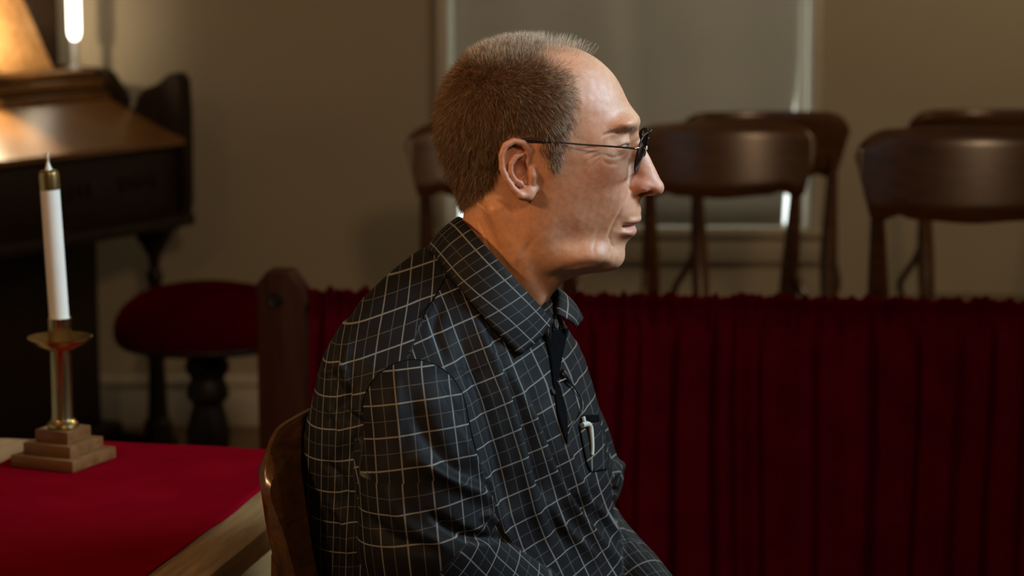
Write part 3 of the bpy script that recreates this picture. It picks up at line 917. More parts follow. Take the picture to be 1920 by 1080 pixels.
Ug, Vg = u1[:, None, None], v1[None, :, None]; Wg = np.abs(w1_)[None, None, :]
Wv, Dv, Av, tt, Wn, Dn, tn = map(B, (Wv, Dv, Av, tt, Wn, Dn, tn))
fld = base_field(Wg)
def sub(pts):   # sub-block slices around a feature
    return pts
def blk(c, r):
    i0, i1 = np.searchsorted(u1, [c[0] - r, c[0] + r]); j0, j1 = np.searchsorted(v1, [c[1] - r, c[1] + r])
    return (slice(max(i0, 0), i1), slice(max(j0, 0), j1), slice(None))
def add(c, r, k, R=None):
    b = blk(c, R or max(r) * 1.6 + k * 2)
    fld[b] = smin(fld[b], ell(Ug[b[0]], Vg[:, b[1]], Wg, c, r), k)
def cut(c, r, k, R=None):
    b = blk(c, R or max(r) * 1.6 + k * 2)
    fld[b] = smax(fld[b], -ell(Ug[b[0]], Vg[:, b[1]], Wg, c, r), k)
def addchain(pts, radii, k, op='add'):
    P = np.array(pts); lo = P.min(0) - max(radii) * 1.5 - 2 * k; hi = P.max(0) + max(radii) * 1.5 + 2 * k
    i0, i1 = np.searchsorted(u1, [lo[0], hi[0]]); j0, j1 = np.searchsorted(v1, [lo[1], hi[1]])
    b = (slice(i0, i1), slice(j0, j1), slice(None))
    c = chain(Ug[b[0]], Vg[:, b[1]], Wg, pts, radii)
    fld[b] = smin(fld[b], c, k) if op == 'add' else smax(fld[b], -c, k)
def Uc(px, py, w):
    a = U(px, py, w); return (a[0], a[1], abs(w))
# brow, cheek bone, jaw, neck muscles
add((1174, 226, 42), (18, 10, 38), 20)
cut((1192, 268, 58), (26, 18, 30), 16)
cut((1122, 225, 146), (40, 46, 20), 24)                    # temple hollow
add((1084, 300, 84), (60, 44, 20), 34)
add((1128, 338, 44), (40, 60, 28), 34)
add((1012, 420, 86), (36, 56, 26), 26)
add((1070, 470, 70), (62, 26, 28), 26)
add((1136, 480, 12), (30, 22, 36), 16)                     # chin
addchain([Uc(935, 395, -96), Uc(975, 480, -92), Uc(1010, 560, -62)], [16, 15, 13], 22)
# muzzle and lips
add((1170, 396, 0), (26, 22, 38), 14)
add((1178, 410, 8), (19, 7, 34), 6)
add((1172, 431, 8), (18, 9.5, 33), 6)
addchain([(1196, 418.5, 0), (1187, 419.5, 18), (1172, 419, 36), (1160, 418, 47)], [1.6, 1.8, 1.8, 1.4], 2.5, 'cut')
# nose
r = (np.abs(Wg / Wn) ** 2 + tn ** 2) ** .5
b = blk((1200, 305), 95)
nf = ((np.abs(Wg / Wn[b[0], b[1]]) ** 1.9 + tn[b[0], b[1]] ** 1.9) ** (1 / 1.9) - 1) * 20
fld[b] = smin(fld[b], nf, 11)
add((1228, 350, 5), (15, 14, 14), 6)
add((1199, 348, 24), (18, 14, 9), 6)
cut((1209, 358, 16), (15, 10, 9.5), 1.5)
cut((1210, 363.5, 28), (14, 6.5, 13), 1.5)
# eye: lids around the ball
EC = (1157, 268, 50); ER = 22.0
add(EC, (24.5, 24.5, 24.5), 10)
addchain([(1138, 272, 74), (1156, 269, 76), (1171, 267.5, 68), (1181, 268, 54), (1181, 270, 38)], [2.0, 3.0, 3.6, 3.8, 3.2], 2.0, 'cut')
# ear
def ew(px): return np.interp(px, [940, 960, 985, 1005, 1020], [-158, -154, -146, -136, -124])
def ear_pt(px, py, dw=0): return Uc(px, py, ew(px) - dw)
ea = ear_pt(980, 318, -14)
eb = blk(ea, 90)
uu, vv = Ug[eb[0]], Vg[:, eb[1]]
# plate: thin tilted ellipse
cx, cy = ear_pt(980, 318)[:2]
wm = np.interp(uu, [920, 940, 960, 985, 1005, 1030], [146, 144, 139, 130, 122, 112])
t_ = 0.22
xr = (uu - cx) * math.cos(t_) - (vv - cy) * math.sin(t_); yr = (uu - cx) * math.sin(t_) + (vv - cy) * math.cos(t_)
pl_ = np.maximum((np.sqrt((xr / 31) ** 2 + (yr / 55) ** 2) - 1) * 28, np.abs(Wg - wm) - 5)
fld[eb] = smin(fld[eb], pl_, 6)
# root joining the plate with the skull
add(Uc(992, 318, -116), (17, 40, 16), 8)
hel = [(994, 312), (998, 294), (998, 279), (989, 268), (972, 264.5), (956, 273), (948.5, 292), (950, 316), (958, 336), (970, 353), (984, 366)]
addchain([ear_pt(x, y, 1 if i > 1 else -5) for i, (x, y) in enumerate(hel)], [4.5, 6, 6.2, 6.2, 6, 6, 5.8, 5.6, 5.4, 6, 7], 3)
add(ear_pt(993, 361, -5), (17, 15, 9), 5)
addchain([ear_pt(984, 366, 0), ear_pt(999, 368, -1), ear_pt(1009, 354, -4)], [7, 8, 7], 4)
anti = [(985, 290), (974, 295), (966, 308), (966, 324), (974, 338), (985, 345)]
addchain([ear_pt(x, y, -2) for x, y in anti], [4.5, 5.5, 6.5, 6.5, 6.5, 7], 4)
addchain([ear_pt(1004, 318, -3), ear_pt(1006, 330, 0), ear_pt(1005, 342, -3)], [7, 8, 7], 4)
cut(ear_pt(983, 318, -4), (13, 17, 18), 4)
cut(ear_pt(993, 337, -1), (5, 9, 9), 3)
cut(ear_pt(981, 282, -4), (7, 7, 7), 3)
cut(ear_pt(957, 292, -1), (3.5, 14, 5), 2)
V, Q = surface_nets(fld, (u1[0], v1[0], w1_[0]), HH)
del fld
# keep w <= 0, weld at the mirror plane
V = lap_smooth(V, Q, 4, 0.45)
Vm = V.copy(); keep = (V[Q][:, :, 2] < HH * .6).all(1); Q = Q[keep]
used = np.unique(Q); remap = np.full(len(V), -1); remap[used] = np.arange(len(used)); V = V[used]; Q = remap[Q]
ec = np.concatenate([np.sort(Q[:, [a, (a + 1) % 4]], axis=1) for a in range(4)])
uq, ct_ = np.unique(ec, axis=0, return_counts=True)
bd = np.unique(uq[ct_ == 1]); bd = bd[(V[bd, 2] > -HH * 1.5)]
V[bd, 2] = 0.0
Vn = V * np.array([1, 1, -1.0])
mi = np.arange(len(V)) + len(V); mi[bd] = bd
V = np.concatenate([V, Vn]); Q = np.concatenate([Q, mi[Q][:, ::-1]])
used = np.unique(Q); remap = np.full(len(V), -1); remap[used] = np.arange(len(used)); V = V[used]; Q = remap[Q]
V = lap_smooth(V, Q, 2, 0.4)
N = vnormals(V, Q)
# creases and folds of the skin
au, av, aw = V[:, 0], V[:, 1], np.abs(V[:, 2])
disp = np.zeros(len(V))
def conv(pts, w): return np.array([U(x, y, w)[:2] for x, y in pts])
def crease(pts, w, sig, depth, bulge=0.0, n=24, wmin=8):
    P = catmull(conv(pts, w), n)
    d, t, sg = polyline_dist(au, av, P)
    tap = np.clip(np.sin(np.pi * np.clip(t, 0.02, .98)) * 1.6, 0, 1)
    g = -depth * np.exp(-(d / sig) ** 2)
    if bulge: g = g + abs(bulge) * np.exp(-((sg * np.sign(bulge) * d - 2.2 * sig) / (1.6 * sig)) ** 2)
    return g * tap * sstep(aw, wmin, wmin + 12)
disp += crease([(1195, 357), (1205, 353), (1216, 355)], -30, 2.0, -.8, 0, wmin=14)
disp += crease([(1184, 352), (1177, 372), (1165, 398), (1153, 420), (1144, 440), (1141, 452)], -62, 3.0, 3.0, 1.5)
disp += crease([(1145, 440), (1148, 455), (1154, 464)], -50, 3.0, 1.4, 0)
disp += crease([(1128, 425), (1121, 445), (1117, 462), (1116, 474)], -70, 3.8, 1.0, 0.3)
disp += crease([(1200, 326), (1189, 329), (1182, 338), (1182, 350), (1188, 361)], -34, 2.6, 3.6, 0, wmin=14)
for pts in ([(1128, 282), (1112, 284), (1098, 290)], [(1130, 288), (1116, 294), (1104, 303)], [(1126, 276), (1112, 275), (1100, 276)], [(1132, 294), (1122, 303), (1112, 314)]):
    disp += crease(pts, -92, 1.6, 1.1, 0.5)
disp += crease([(1136, 286), (1150, 293), (1166, 292), (1178, 286)], -80, 2.4, 1.0, .5)
disp += crease([(1132, 298), (1146, 306), (1164, 306)], -84, 3.2, .7, .4)
disp += crease([(1130, 258), (1140, 250), (1154, 247), (1168, 252)], -86, 2.4, 1.8, .8)
disp += crease([(890, 378), (925, 398)], -92, 1.6, .9, .5)
disp += crease([(874, 425), (900, 440), (915, 443)], -80, 2.0, 1.2, .7)
disp += crease([(900, 415), (915, 450), (930, 490)], -92, 2.4, 1.0, .6)
disp += crease([(1020, 400), (1010, 440), (985, 480), (975, 520)], -96, 6, 1.2, .6)
disp += crease([(1150, 497), (1110, 492), (1070, 498), (1045, 515), (1020, 545)], -66, 6.0, 1.0, .9)
disp += crease([(1110, 505), (1060, 515), (1030, 545)], -60, 3.0, .8, .5)
rs = np.random.default_rng(3)
def vnoise(P, freq, seed):
    """cheap smooth noise: sum of random plane waves"""
    r = np.random.default_rng(seed); o = np.zeros(len(P))
    for _ in range(14):
        k = r.normal(size=3); k = k / np.linalg.norm(k) * freq * r.uniform(.6, 1.6)
        o += np.sin(P @ k + r.uniform(0, 6.28))
    return o / 14 ** .5
face = 1 - sstep(sd_poly(au, av, [(870, 420), (1040, 130), (1200, 130), (1260, 380), (1180, 520), (1020, 600), (880, 560)]), -5, 30)
disp += face * (0.28 * vnoise(V, 0.10, 1) + 0.16 * vnoise(V, .28, 2))
V = V + N * disp[:, None]
N = vnormals(V, Q)
# pigment of the skin; the neck also carries painted warm light
au, av, aw = V[:, 0], V[:, 1], np.abs(V[:, 2])
col = np.tile(np.array([0.53, 0.275, 0.165]), (len(V), 1))
def tint(mask, c): 
    global col
    col = col * (1 - mask[:, None]) + np.array(c) * mask[:, None]
def blob(px, py, w, ru, rv, c, s):
    q = U(px, py, w)
    m = np.exp(-(((au - q[0]) / ru) ** 2 + ((av - q[1]) / rv) ** 2)) * s
    tint(m, c)
nz_ = 0.5 + 0.5 * vnoise(V, .05, 5)
tint(np.clip(nz_, 0, 1) * .25, (0.46, 0.215, 0.125))
tint(np.clip(0.5 + .5 * vnoise(V, .16, 6), 0, 1) * .15, (0.40, 0.20, 0.12))
blob(1212, 345, -20, 34, 30, (0.50, 0.185, 0.125), .75)
blob(1130, 330, -80, 50, 40, (0.50, 0.205, 0.13), .4)
blob(980, 318, -140, 44, 66, (0.50, 0.21, 0.15), .6)
blob(1125, 200, -70, 22, 45, (0.50, 0.20, 0.135), .4)
blob(930, 440, -90, 70, 70, (0.54, 0.235, 0.105), .75)  # tanned neck, with warm lamp light painted into its colour
blob(1060, 450, -80, 60, 50, (0.44, 0.215, 0.13), .4)
lip = np.exp(-((np.maximum(0, np.abs(av - 420) - 4) / 8) ** 4)) * sstep(au, 1158, 1172) * (1 - sstep(aw, 36, 46))
lip = lip * (1 - sstep(np.abs(av - np.where(av < 419, 412, 430)), 6, 11))
tint(lip * .7, (0.42, 0.16, 0.14))
# hair mask: signed distance to the hair outline (positive inside), on the man's side surface
hl_px = [(864, 404), (905, 372), (930, 345), (944, 300), (944, 268), (960, 252), (990, 250), (1012, 262), (1028, 292), (1040, 318), (1050, 322), (1058, 300), (1066, 270), (1076, 246), (1084, 215), (1086, 180), (1078, 150), (1064, 128), (1052, 116), (1044, 108), (1042, 50), (780, 50), (780, 404)]
hl = np.array([U(x, y, -118 if y > 130 else -60)[:2] for x, y in hl_px])
hd = -sd_poly(au, av, hl)
soft = sstep(au, 1000, 1050) * (1 - sstep(av, 255, 285))
hmask = sstep(hd, -6 - 12 * soft, 14 + 40 * soft)
# thinner hair on top of the head and at the whorl
thin = np.exp(-(((au - 905) / 34) ** 2 + ((av - 118) / 34) ** 2 + (aw / 60) ** 2))
topf = sstep(au, 960, 1040) * (1 - sstep(av, 95, 135))
scalp = hmask * (1 - .55 * thin) * (1 - .75 * topf)
tint(np.clip(scalp * .80, 0, 1), (0.155, 0.066, 0.030))
stub = np.exp(-(((au - 1120) / 70) ** 2 + ((av - 450) / 50) ** 2)) * .10
tint(stub, (0.3, 0.2, 0.15))

# head turned a few degrees towards the camera
def yaw_head(P, deg=3.0, c=(1000, 0)):
    a = math.radians(deg); P = P.copy()
    x = P[:, 0] - c[0]; y = P[:, 2] - c[1]
    P[:, 0] = c[0] + x * math.cos(a) + y * math.sin(a); P[:, 2] = c[1] - x * math.sin(a) + y * math.cos(a)
    return P
nt = NT('skin')
at = nt.new('ShaderNodeAttribute', attribute_name='pigment')
vv_ = coords(nt)
nz1 = noise(nt, vv_, 260, 4, .6)
mixc = nt.new('ShaderNodeMix', data_type='RGBA', blend_type='MULTIPLY'); mixc.inputs['Factor'].default_value = 0.35
nt.link(at.outputs['Color'], mixc.inputs['A']); nt.link(ramp(nt, nz1, [(0.35, (0.72, 0.62, 0.58)), (0.65, (1.12, 1.12, 1.12))]), mixc.inputs['B'])
nt.link(mixc.outputs['Result'], nt.b.inputs['Base Color'])
nt.set(rough=0.50, spec=0.46, sss=0.18, sss_scale=0.006, sss_radius=(1.0, 0.35, 0.18))
bump(nt, noise(nt, vv_, 1100, 3, .6), 0.18, 0.0006)
M['skin'] = nt.m
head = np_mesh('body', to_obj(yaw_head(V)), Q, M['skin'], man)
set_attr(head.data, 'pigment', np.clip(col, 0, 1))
# eyes
nt = NT('eyeball')
tcv = coords(nt)
sepx = nt.new('ShaderNodeSeparateXYZ'); nt.link(tcv, sepx.inputs[0])
nt.link(ramp(nt, sepx.outputs['X'], [(0.0, (0.62, 0.55, 0.5)), (0.0105, (0.62, 0.55, 0.5)), (0.0108, (0.10, 0.13, 0.15)), (0.0118, (0.01, 0.01, 0.01))]), nt.b.inputs['Base Color'])
nt.set(rough=0.08)
M['eye'] = nt.m
for s in (-1, 1):
    c = yaw_head(np.array([[EC[0], EC[1], s * EC[2]]], float))
    bm = bmesh.new(); bmesh.ops.create_uvsphere(bm, u_segments=32, v_segments=20, radius=ER / S)
    e = bm_obj('eye', bm, M['eye'], man); e.location = to_obj(c)[0]; e.rotation_euler = (0, 0, math.radians(-3))

# ---------------------------------------------------------------- hair: every strand a thin tapering blade
def strands(name, count, roots, norms, length, direction, colors, rad0, curl, seed, parent, mat):
    r = np.random.default_rng(seed)
    n = len(roots); K = 4
    P = np.zeros((n, K, 3)); P[:, 0] = roots - norms * 1.0
    d = direction.copy()
    for k in range(1, K):
        P[:, k] = P[:, k - 1] + d * (length / (K - 1))[:, None]
        d = d + curl * np.array([0, 1.0, 0]) + r.normal(0, .08, (n, 3)); d /= np.linalg.norm(d, axis=1)[:, None]
    t = P[:, -1] - P[:, 0]; t /= np.maximum(np.linalg.norm(t, axis=1), 1e-6)[:, None]
    a = np.cross(t, r.normal(size=(n, 3))); a /= np.linalg.norm(a, axis=1)[:, None]
    b = np.cross(t, a)
    VV = np.zeros((n, (K - 1) * 3 + 1, 3))
    for k in range(K - 1):
        rr = rad0 * (1 - .55 * k / (K - 1))
        for m in range(3):
            an = 2 * math.pi * m / 3
            VV[:, k * 3 + m] = P[:, k] + (a * math.cos(an) + b * math.sin(an)) * rr
    VV[:, -1] = P[:, -1]
    nv = VV.shape[1]
    T = []
    for k in range(K - 2):
        for m in range(3):
            m2 = (m + 1) % 3
            T += [(k * 3 + m, k * 3 + m2, k * 3 + 3 + m2), (k * 3 + m, k * 3 + 3 + m2, k * 3 + 3 + m)]
    for m in range(3): T.append(((K - 2) * 3 + m, (K - 2) * 3 + (m + 1) % 3, nv - 1))
    T = np.array(T)
    FF = (T[None] + (np.arange(n) * nv)[:, None, None]).reshape(-1, 3)
    o = np_mesh(name, to_obj(yaw_head(VV.reshape(-1, 3))), FF, mat, parent)
    set_attr(o.data, 'hair_color', np.repeat(colors, nv, axis=0))
    return o
nt = NT('hair')
at = nt.new('ShaderNodeAttribute', attribute_name='hair_color')
nt.link(at.outputs['Color'], nt.b.inputs['Base Color'])
nt.set(rough=0.42, spec=0.5)
M['hair'] = nt.m
tri = np.concatenate([Q[:, [0, 1, 2]], Q[:, [0, 2, 3]]])
hdens = hmask * (1 - .60 * thin) * np.where(topf > 0, 1 - .88 * topf, 1)
# sparse fringe in front of the hairline on top of the head
front = np.exp(-((au - 1055) / 40) ** 2) * (1 - sstep(av, 92, 112)) * .10
hdens = np.maximum(hdens, front)
ar = np.linalg.norm(np.cross(V[tri[:, 1]] - V[tri[:, 0]], V[tri[:, 2]] - V[tri[:, 0]]), axis=1) / 2
wt = ar * hdens[tri].mean(1)
r = np.random.default_rng(21)
NS = 74000
ti = r.choice(len(tri), NS, p=wt / wt.sum())
b0 = r.random((NS, 1)); b1 = r.random((NS, 1)); fl = (b0 + b1) > 1; b0 = np.where(fl, 1 - b0, b0); b1 = np.where(fl, 1 - b1, b1)
A, Bv, Cv = V[tri[ti, 0]], V[tri[ti, 1]], V[tri[ti, 2]]
RT = A + (Bv - A) * b0 + (Cv - A) * b1
RN = N[tri[ti, 0]]; RN = RN / np.linalg.norm(RN, axis=1)[:, None]
ok = ~((np.abs(RT[:, 2]) > 139) & (RT[:, 0] > 930) & (RT[:, 1] > 235))     # none on the ear itself
RT, RN = RT[ok], RN[ok]; NS = len(RT)
wh = np.array([893, 160, -30.0]); rad = RT - wh; rad /= np.linalg.norm(rad, axis=1)[:, None]
gr = np.array([0.0, 1.0, 0.0]); fwd = np.array([1.0, 0, 0])
side = sstep(RT[:, 1], 130, 260)
D = rad * (1 - .55 * side)[:, None] + gr * (0.15 + .95 * side)[:, None] + fwd * (0.10 * (1 - side) + .12 * sstep(RT[:, 0], 1000, 1060))[:, None]
back = 1 - sstep(RT[:, 0], 850, 960)
D += gr * (.35 * back)[:, None]
D -= RN * (D * RN).sum(1)[:, None]; D /= np.maximum(np.linalg.norm(D, axis=1), 1e-6)[:, None]
up = np.clip(-RN[:, 1], 0, 1) ** 2
lift = 0.40 + 2.6 * up * sstep(RT[:, 0], 850, 930) + .30 * back
fzz = sstep(up, .30, .65) * sstep(RT[:, 0], 860, 900)
D = D * (1 - .72 * fzz)[:, None] + RN * (lift * r.uniform(.6, 1.4, NS))[:, None] + r.normal(0, .20, (NS, 3)) + .16 * np.stack([vnoise(RT, .22, 61), vnoise(RT, .22, 62), vnoise(RT, .22, 63)], 1)
D /= np.linalg.norm(D, axis=1)[:, None]
edge = np.interp(-sd_poly(RT[:, 0], RT[:, 1], hl), [-10, 30], [0.45, 1.0])
LEN = r.uniform(17, 36, NS) * edge * (1 - .25 * up)
fz = sstep(up, .35, .7) * sstep(RT[:, 0], 860, 900)
LEN = LEN * (1 - fz) + r.uniform(14, 30, NS) * fz
LEN = np.where(RT[:, 1] > 330, np.minimum(LEN, 24), LEN)
base_c = np.array([0.098, 0.045, 0.0195]); light_c = np.array([0.34, 0.195, 0.095]); grey_c = np.array([0.62, 0.54, 0.43])
tmix = r.random(NS) ** 2.2
HC = base_c + (light_c - base_c) * tmix[:, None]
grey = (r.random(NS) < .45 * fz + (0.04 + .30 * sstep(RT[:, 0], 1000, 1075) + .20 * up * sstep(RT[:, 0], 940, 1040)))
HC[grey] = grey_c * r.uniform(.6, 1.1, (grey.sum(), 1))
hair = strands('hair', NS, RT, RN, LEN, D, HC, 0.24, 0.06, 4, man, M['hair'])
tag(hair, 'short brown hair greying at the temple', kind='stuff')
# eyebrow hairs
eb_n = 420
m = (np.abs(av - np.interp(au, [1140, 1165, 1190, 1198], [240, 236, 236, 240])) < 4.5) & (au > 1142) & (aw > 16) & (aw < 100)
ci = np.nonzero(m)[0]
if len(ci):
    ci = r.choice(ci, eb_n)
    D2 = np.tile(np.array([-.5, -.25, 0]), (eb_n, 1)); D2[:, 2] += np.sign(V[ci, 2]) * .6
    D2 += N[ci] * .45 + r.normal(0, .25, (eb_n, 3)); D2 /= np.linalg.norm(D2, axis=1)[:, None]
    ebo = strands('eyebrows', eb_n, V[ci], N[ci], r.uniform(6, 12, eb_n), D2, np.tile(np.array([.20, .11, .06]), (eb_n, 1)) * r.uniform(.6, 1.5, (eb_n, 1)), .33, .02, 8, man, M['hair'])
    tag(ebo, kind='stuff')

# ---------------------------------------------------------------- shirt
CA, SA = math.cos(math.radians(30)), math.sin(math.radians(30))     # his chest is turned towards the camera
fx, fw = CA, -SA
rx, rw = -SA, -CA
hs = 6.0
u2 = np.arange(520, 1330, hs, dtype=np.float32); v2 = np.arange(430, 1500, hs, dtype=np.float32); w2 = np.arange(-450, 460, hs, dtype=np.float32)
tab_v = [440, 470, 500, 520, 545, 570, 600, 640, 680, 720, 760, 820, 900, 960, 1050, 1200, 1400, 1500]
tab_c = [935, 925, 912, 903, 893, 884, 876, 866, 859, 855, 853, 857, 866, 870, 888, 900, 895, 900]
tab_a = [40, 70, 106, 136, 172, 212, 258, 305, 325, 333, 338, 342, 342, 340, 335, 330, 330, 320]
tab_b = [40, 78, 116, 140, 155, 166, 176, 186, 196, 206, 220, 237, 248, 242, 238, 255, 258, 250]
U3, V3, W3 = u2[:, None, None], v2[None, :, None], w2[None, None, :]
def torso_local(u, v, w):
    c = np.interp(v, tab_v, tab_c)
    pu = u - c
    return pu * fx + w * fw, pu * rx + w * rw          # forward, right
def torso_field(u, v, w):
    pf, pr = torso_local(u, v, w)
    tilt = 0.34 * (1 - sstep(v, 620, 760))
    ve = v - tilt * np.clip(pf, -140, 170)
    a = np.interp(ve, tab_v, tab_a).astype(np.float32); b_ = np.interp(ve, tab_v, tab_b).astype(np.float32)
    q = (np.abs(pf / b_) ** 2.3 + np.abs(pr / a) ** 2.3) ** (1 / 2.3)
    return ((q - 1) * np.minimum(a, b_) * .9).astype(np.float32)
arm_n = [U(774, 778, -270), U(784, 870, -280), U(800, 1000, -270)]; arm_nr = [94, 104, 126]
fore_n = [U(800, 1010, -262), U(960, 1120, -190), U(1080, 1190, -60)]; fore_nr = [118, 92, 72]
arm_f = [U(1010, 720, 250), U(1062, 820, 250), U(1090, 892, 240)]; arm_fr = [86, 84, 82]
fore_f = [U(1092, 990, 205), U(1160, 1055, 130), U(1240, 1140, 40)]; fore_fr = [74, 66, 56]
def arms_field(u, v, w):
    n = np.minimum(chain(u, v, w, arm_n, arm_nr), 1e9)
    n = smin(n, chain(u, v, w, fore_n, fore_nr), 14)
    f_ = smin(chain(u, v, w, arm_f, arm_fr), chain(u, v, w, fore_f, fore_fr), 6)
    return n.astype(np.float32), f_.astype(np.float32)
tf = torso_field(U3, V3, W3)
tf = np.maximum(tf, V3 - 1420)
an, af = arms_field(U3, V3, W3)
fl_ = smin(smin(tf, an, 14), af, 12)
SV, SQ = surface_nets(fl_, (u2[0], v2[0], w2[0]), hs)
del tf, an, af, fl_
SV = lap_smooth(SV, SQ, 6, .5)
# one subdivision so that folds stay smooth
def subdivide(V, Q):
    E = np.concatenate([np.sort(Q[:, [a, (a + 1) % 4]], axis=1) for a in range(4)])
    ue, inv = np.unique(E, axis=0, return_inverse=True); inv = inv.reshape(-1)
    em = V[ue].mean(1); fc = V[Q].mean(1)
    n, ne, nq = len(V), len(ue), len(Q)
    e = [n + inv[a * nq:(a + 1) * nq] for a in range(4)]; c = n + ne + np.arange(nq)
    Q2 = np.concatenate([np.stack([Q[:, a], e[a], c, e[(a + 3) % 4]], 1) for a in range(4)])
    return np.concatenate([V, em, fc]), Q2
SV, SQ = subdivide(SV, SQ); SV = lap_smooth(SV, SQ, 4, .5)
SN = vnormals(SV, SQ)
def to_pix(A):
    w_ = man_to_world(A)
    fy = math.cos(TH) * w_[:, 1] - math.sin(TH) * (w_[:, 2] - CAMZ); up_ = math.sin(TH) * w_[:, 1] + math.cos(TH) * (w_[:, 2] - CAMZ)
    return 960 + F * w_[:, 0] / fy, 540 - F * up_ / fy
def shirt_labels(V, N):
    a_n, a_f = arms_field(V[:, 0], V[:, 1], V[:, 2]); t = torso_field(V[:, 0], V[:, 1], V[:, 2])
    pf, pr = torso_local(V[:, 0], V[:, 1], V[:, 2])
    lab = np.zeros(len(V), int)                                         # 0 front
    seam = 0.40 * (np.abs(pr) - 150)
    lab[pf < np.where(V[:, 1] < 760, np.clip(seam, -40, 90), 0)] = 1     # yoke and back
    lab[(a_n < t - 2) & (a_n < a_f)] = 2
    lab[(a_f < t - 2) & (a_f < a_n)] = 3
    return lab, pf, pr
SL, Spf, Spr = shirt_labels(SV, SN)
Sx, Sy = to_pix(SV)
vis = 1 - sstep(SN[:, 2], 0.05, 0.45)
sd = np.zeros(len(SV))
def fold(pts, sig, amp, only=None, taper=True, n=30):
    P = catmull(pts, n)
    d, t, sg = polyline_dist(Sx, Sy, P)
    tap = np.clip(np.sin(np.pi * np.clip(t, .02, .98)) * 1.5, 0, 1) if taper else 1
    g = 1.45 * amp * np.exp(-(d / sig) ** 2) * tap * vis
    if only is not None: g = g * np.isin(SL, only)
    return g
FR = (0,)
for pts, s_, a_ in [
    ([(880, 575), (925, 680), (965, 800), (995, 930), (1040, 1050)], 13, 9),
    ([(850, 600), (895, 720), (930, 840), (955, 980)], 16, -11),
    ([(905, 590), (950, 700), (985, 810), (1020, 930), (1075, 1050)], 9, -8),
    ([(960, 690), (1005, 800), (1040, 890), (1110, 1000), (1180, 1070)], 12, 9),
    ([(990, 720), (1030, 830), (1070, 920), (1140, 1010)], 9, -9),
    ([(1015, 700), (1048, 800), (1085, 900), (1150, 990), (1220, 1060)], 8, 6),
    ([(930, 640), (960, 720)], 8, 4), ([(1000, 900), (1050, 980), (1130, 1060)], 10, 7), ([(900, 860), (930, 960), (960, 1050)], 12, 7),
    ([(830, 560), (815, 620), (840, 680)], 9, -4), ([(840, 700), (890, 690), (940, 660)], 7, 2.5),
    ([(1100, 900), (1120, 960), (1160, 1010)], 8, -6), ([(1075, 640), (1095, 720), (1110, 780)], 8, -3)]:
    sd += fold(pts, s_, a_, FR)
for pts, s_, a_ in [
    ([(640, 650), (622, 700), (640, 745), (612, 800)], 7, -6), ([(600, 705), (632, 690), (660, 700)], 7, 5), ([(675, 690), (645, 760), (672, 800), (652, 870)], 7, -7),
    ([(655, 640), (648, 700), (668, 740)], 7, 5), ([(610, 760), (640, 800), (630, 860)], 8, 5), ([(600, 860), (640, 900), (650, 960)], 8, -5), ([(610, 930), (645, 980), (655, 1050)], 8, 5),
    ([(700, 580), (760, 560), (820, 560)], 9, -3), ([(690, 630), (760, 612), (800, 620)], 9, 2.5), ([(640, 600), (690, 570)], 8, -3)]:
    sd += fold(pts, s_, a_, (1,))
for pts, s_, a_ in [
    ([(745, 690), (747, 780), (750, 860)], 8, 4), ([(770, 720), (790, 800), (850, 880), (900, 920)], 18, -9), ([(760, 850), (830, 890), (900, 930), (945, 980)], 14, 12),
    ([(690, 720), (685, 820), (690, 930)], 14, -4), ([(800, 960), (870, 1000), (940, 1010)], 9, -12), ([(720, 900), (760, 980), (860, 1040)], 14, 5), ([(850, 770), (880, 850), (920, 920)], 9, 6),
    ([(820, 700), (850, 760), (870, 830)], 8, -5), ([(680, 960), (740, 1010), (830, 1030)], 12, -6), ([(900, 960), (930, 985)], 9, 8)]:
    sd += fold(pts, s_, a_, (2,))
for pts, s_, a_ in [([(1110, 800), (1138, 825), (1160, 870)], 6, -5), ([(1118, 905), (1150, 890), (1172, 860)], 7, 6), ([(1125, 930), (1160, 915)], 5, -6), ([(1140, 960), (1180, 985), (1220, 1040)], 8, -5), ([(1130, 990), (1170, 1030)], 6, 5)]:
    sd += fold(pts, s_, a_, (3,))
sd += 1.6 * vnoise(SV, .018, 31) + 0.8 * vnoise(SV, .045, 32)
# armhole seam: slight groove
a_n, _ = arms_field(SV[:, 0], SV[:, 1], SV[:, 2]); t_n = torso_field(SV[:, 0], SV[:, 1], SV[:, 2])
sd -= 3.0 * np.exp(-((a_n - t_n + 2) / 5.0) ** 2) * vis
SV = SV + SN * sd[:, None]
SN = vnormals(SV, SQ)
def axis_uv(V, pts):
    """arc around and length along a chain of points"""
    P = np.array(pts, float); bestd = np.full(len(V), 1e9); along = np.zeros(len(V)); ang_ = np.zeros(len(V)); L = 0
    for i in range(len(P) - 1):
        e = P[i + 1] - P[i]; l = np.linalg.norm(e); e = e / l
        q = V - P[i]; t = q @ e; tc = np.clip(t, -200 if i == 0 else 0, l if i < len(P) - 2 else 400)
        d = np.linalg.norm(q - tc[:, None] * e, axis=1)
        x_ = np.array([1.0, 0, 0]); x_ = x_ - e * (x_ @ e); x_ /= np.linalg.norm(x_); y_ = np.cross(e, x_)
        a_ = np.arcsin(np.clip((q @ x_) / 128, -1, 1)) if i < 2 else np.arctan2(q @ -y_, q @ x_)
        m = d < bestd
        bestd = np.where(m, d, bestd); along = np.where(m, L + tc, along); ang_ = np.where(m, a_, ang_)
        L += l
    return ang_, along
uvw = np.zeros((len(SV), 3))
th_ = np.arctan2(Spr, Spf)
fr = SL == 0
gv = np.interp(SV[:, 1], [500, 560, 700, 800, 900, 960, 1100], [-32, 0, 62, 92, 117, 138, 205])
uvw[fr] = np.stack([SV[:, 0] - gv, SV[:, 1] + .36 * SV[:, 0], 0 * Spr], 1)[fr]
bk = SL == 1
upn = sstep(-SN[:, 1], .35, .6) * (SV[:, 1] < 740)
yk = bk
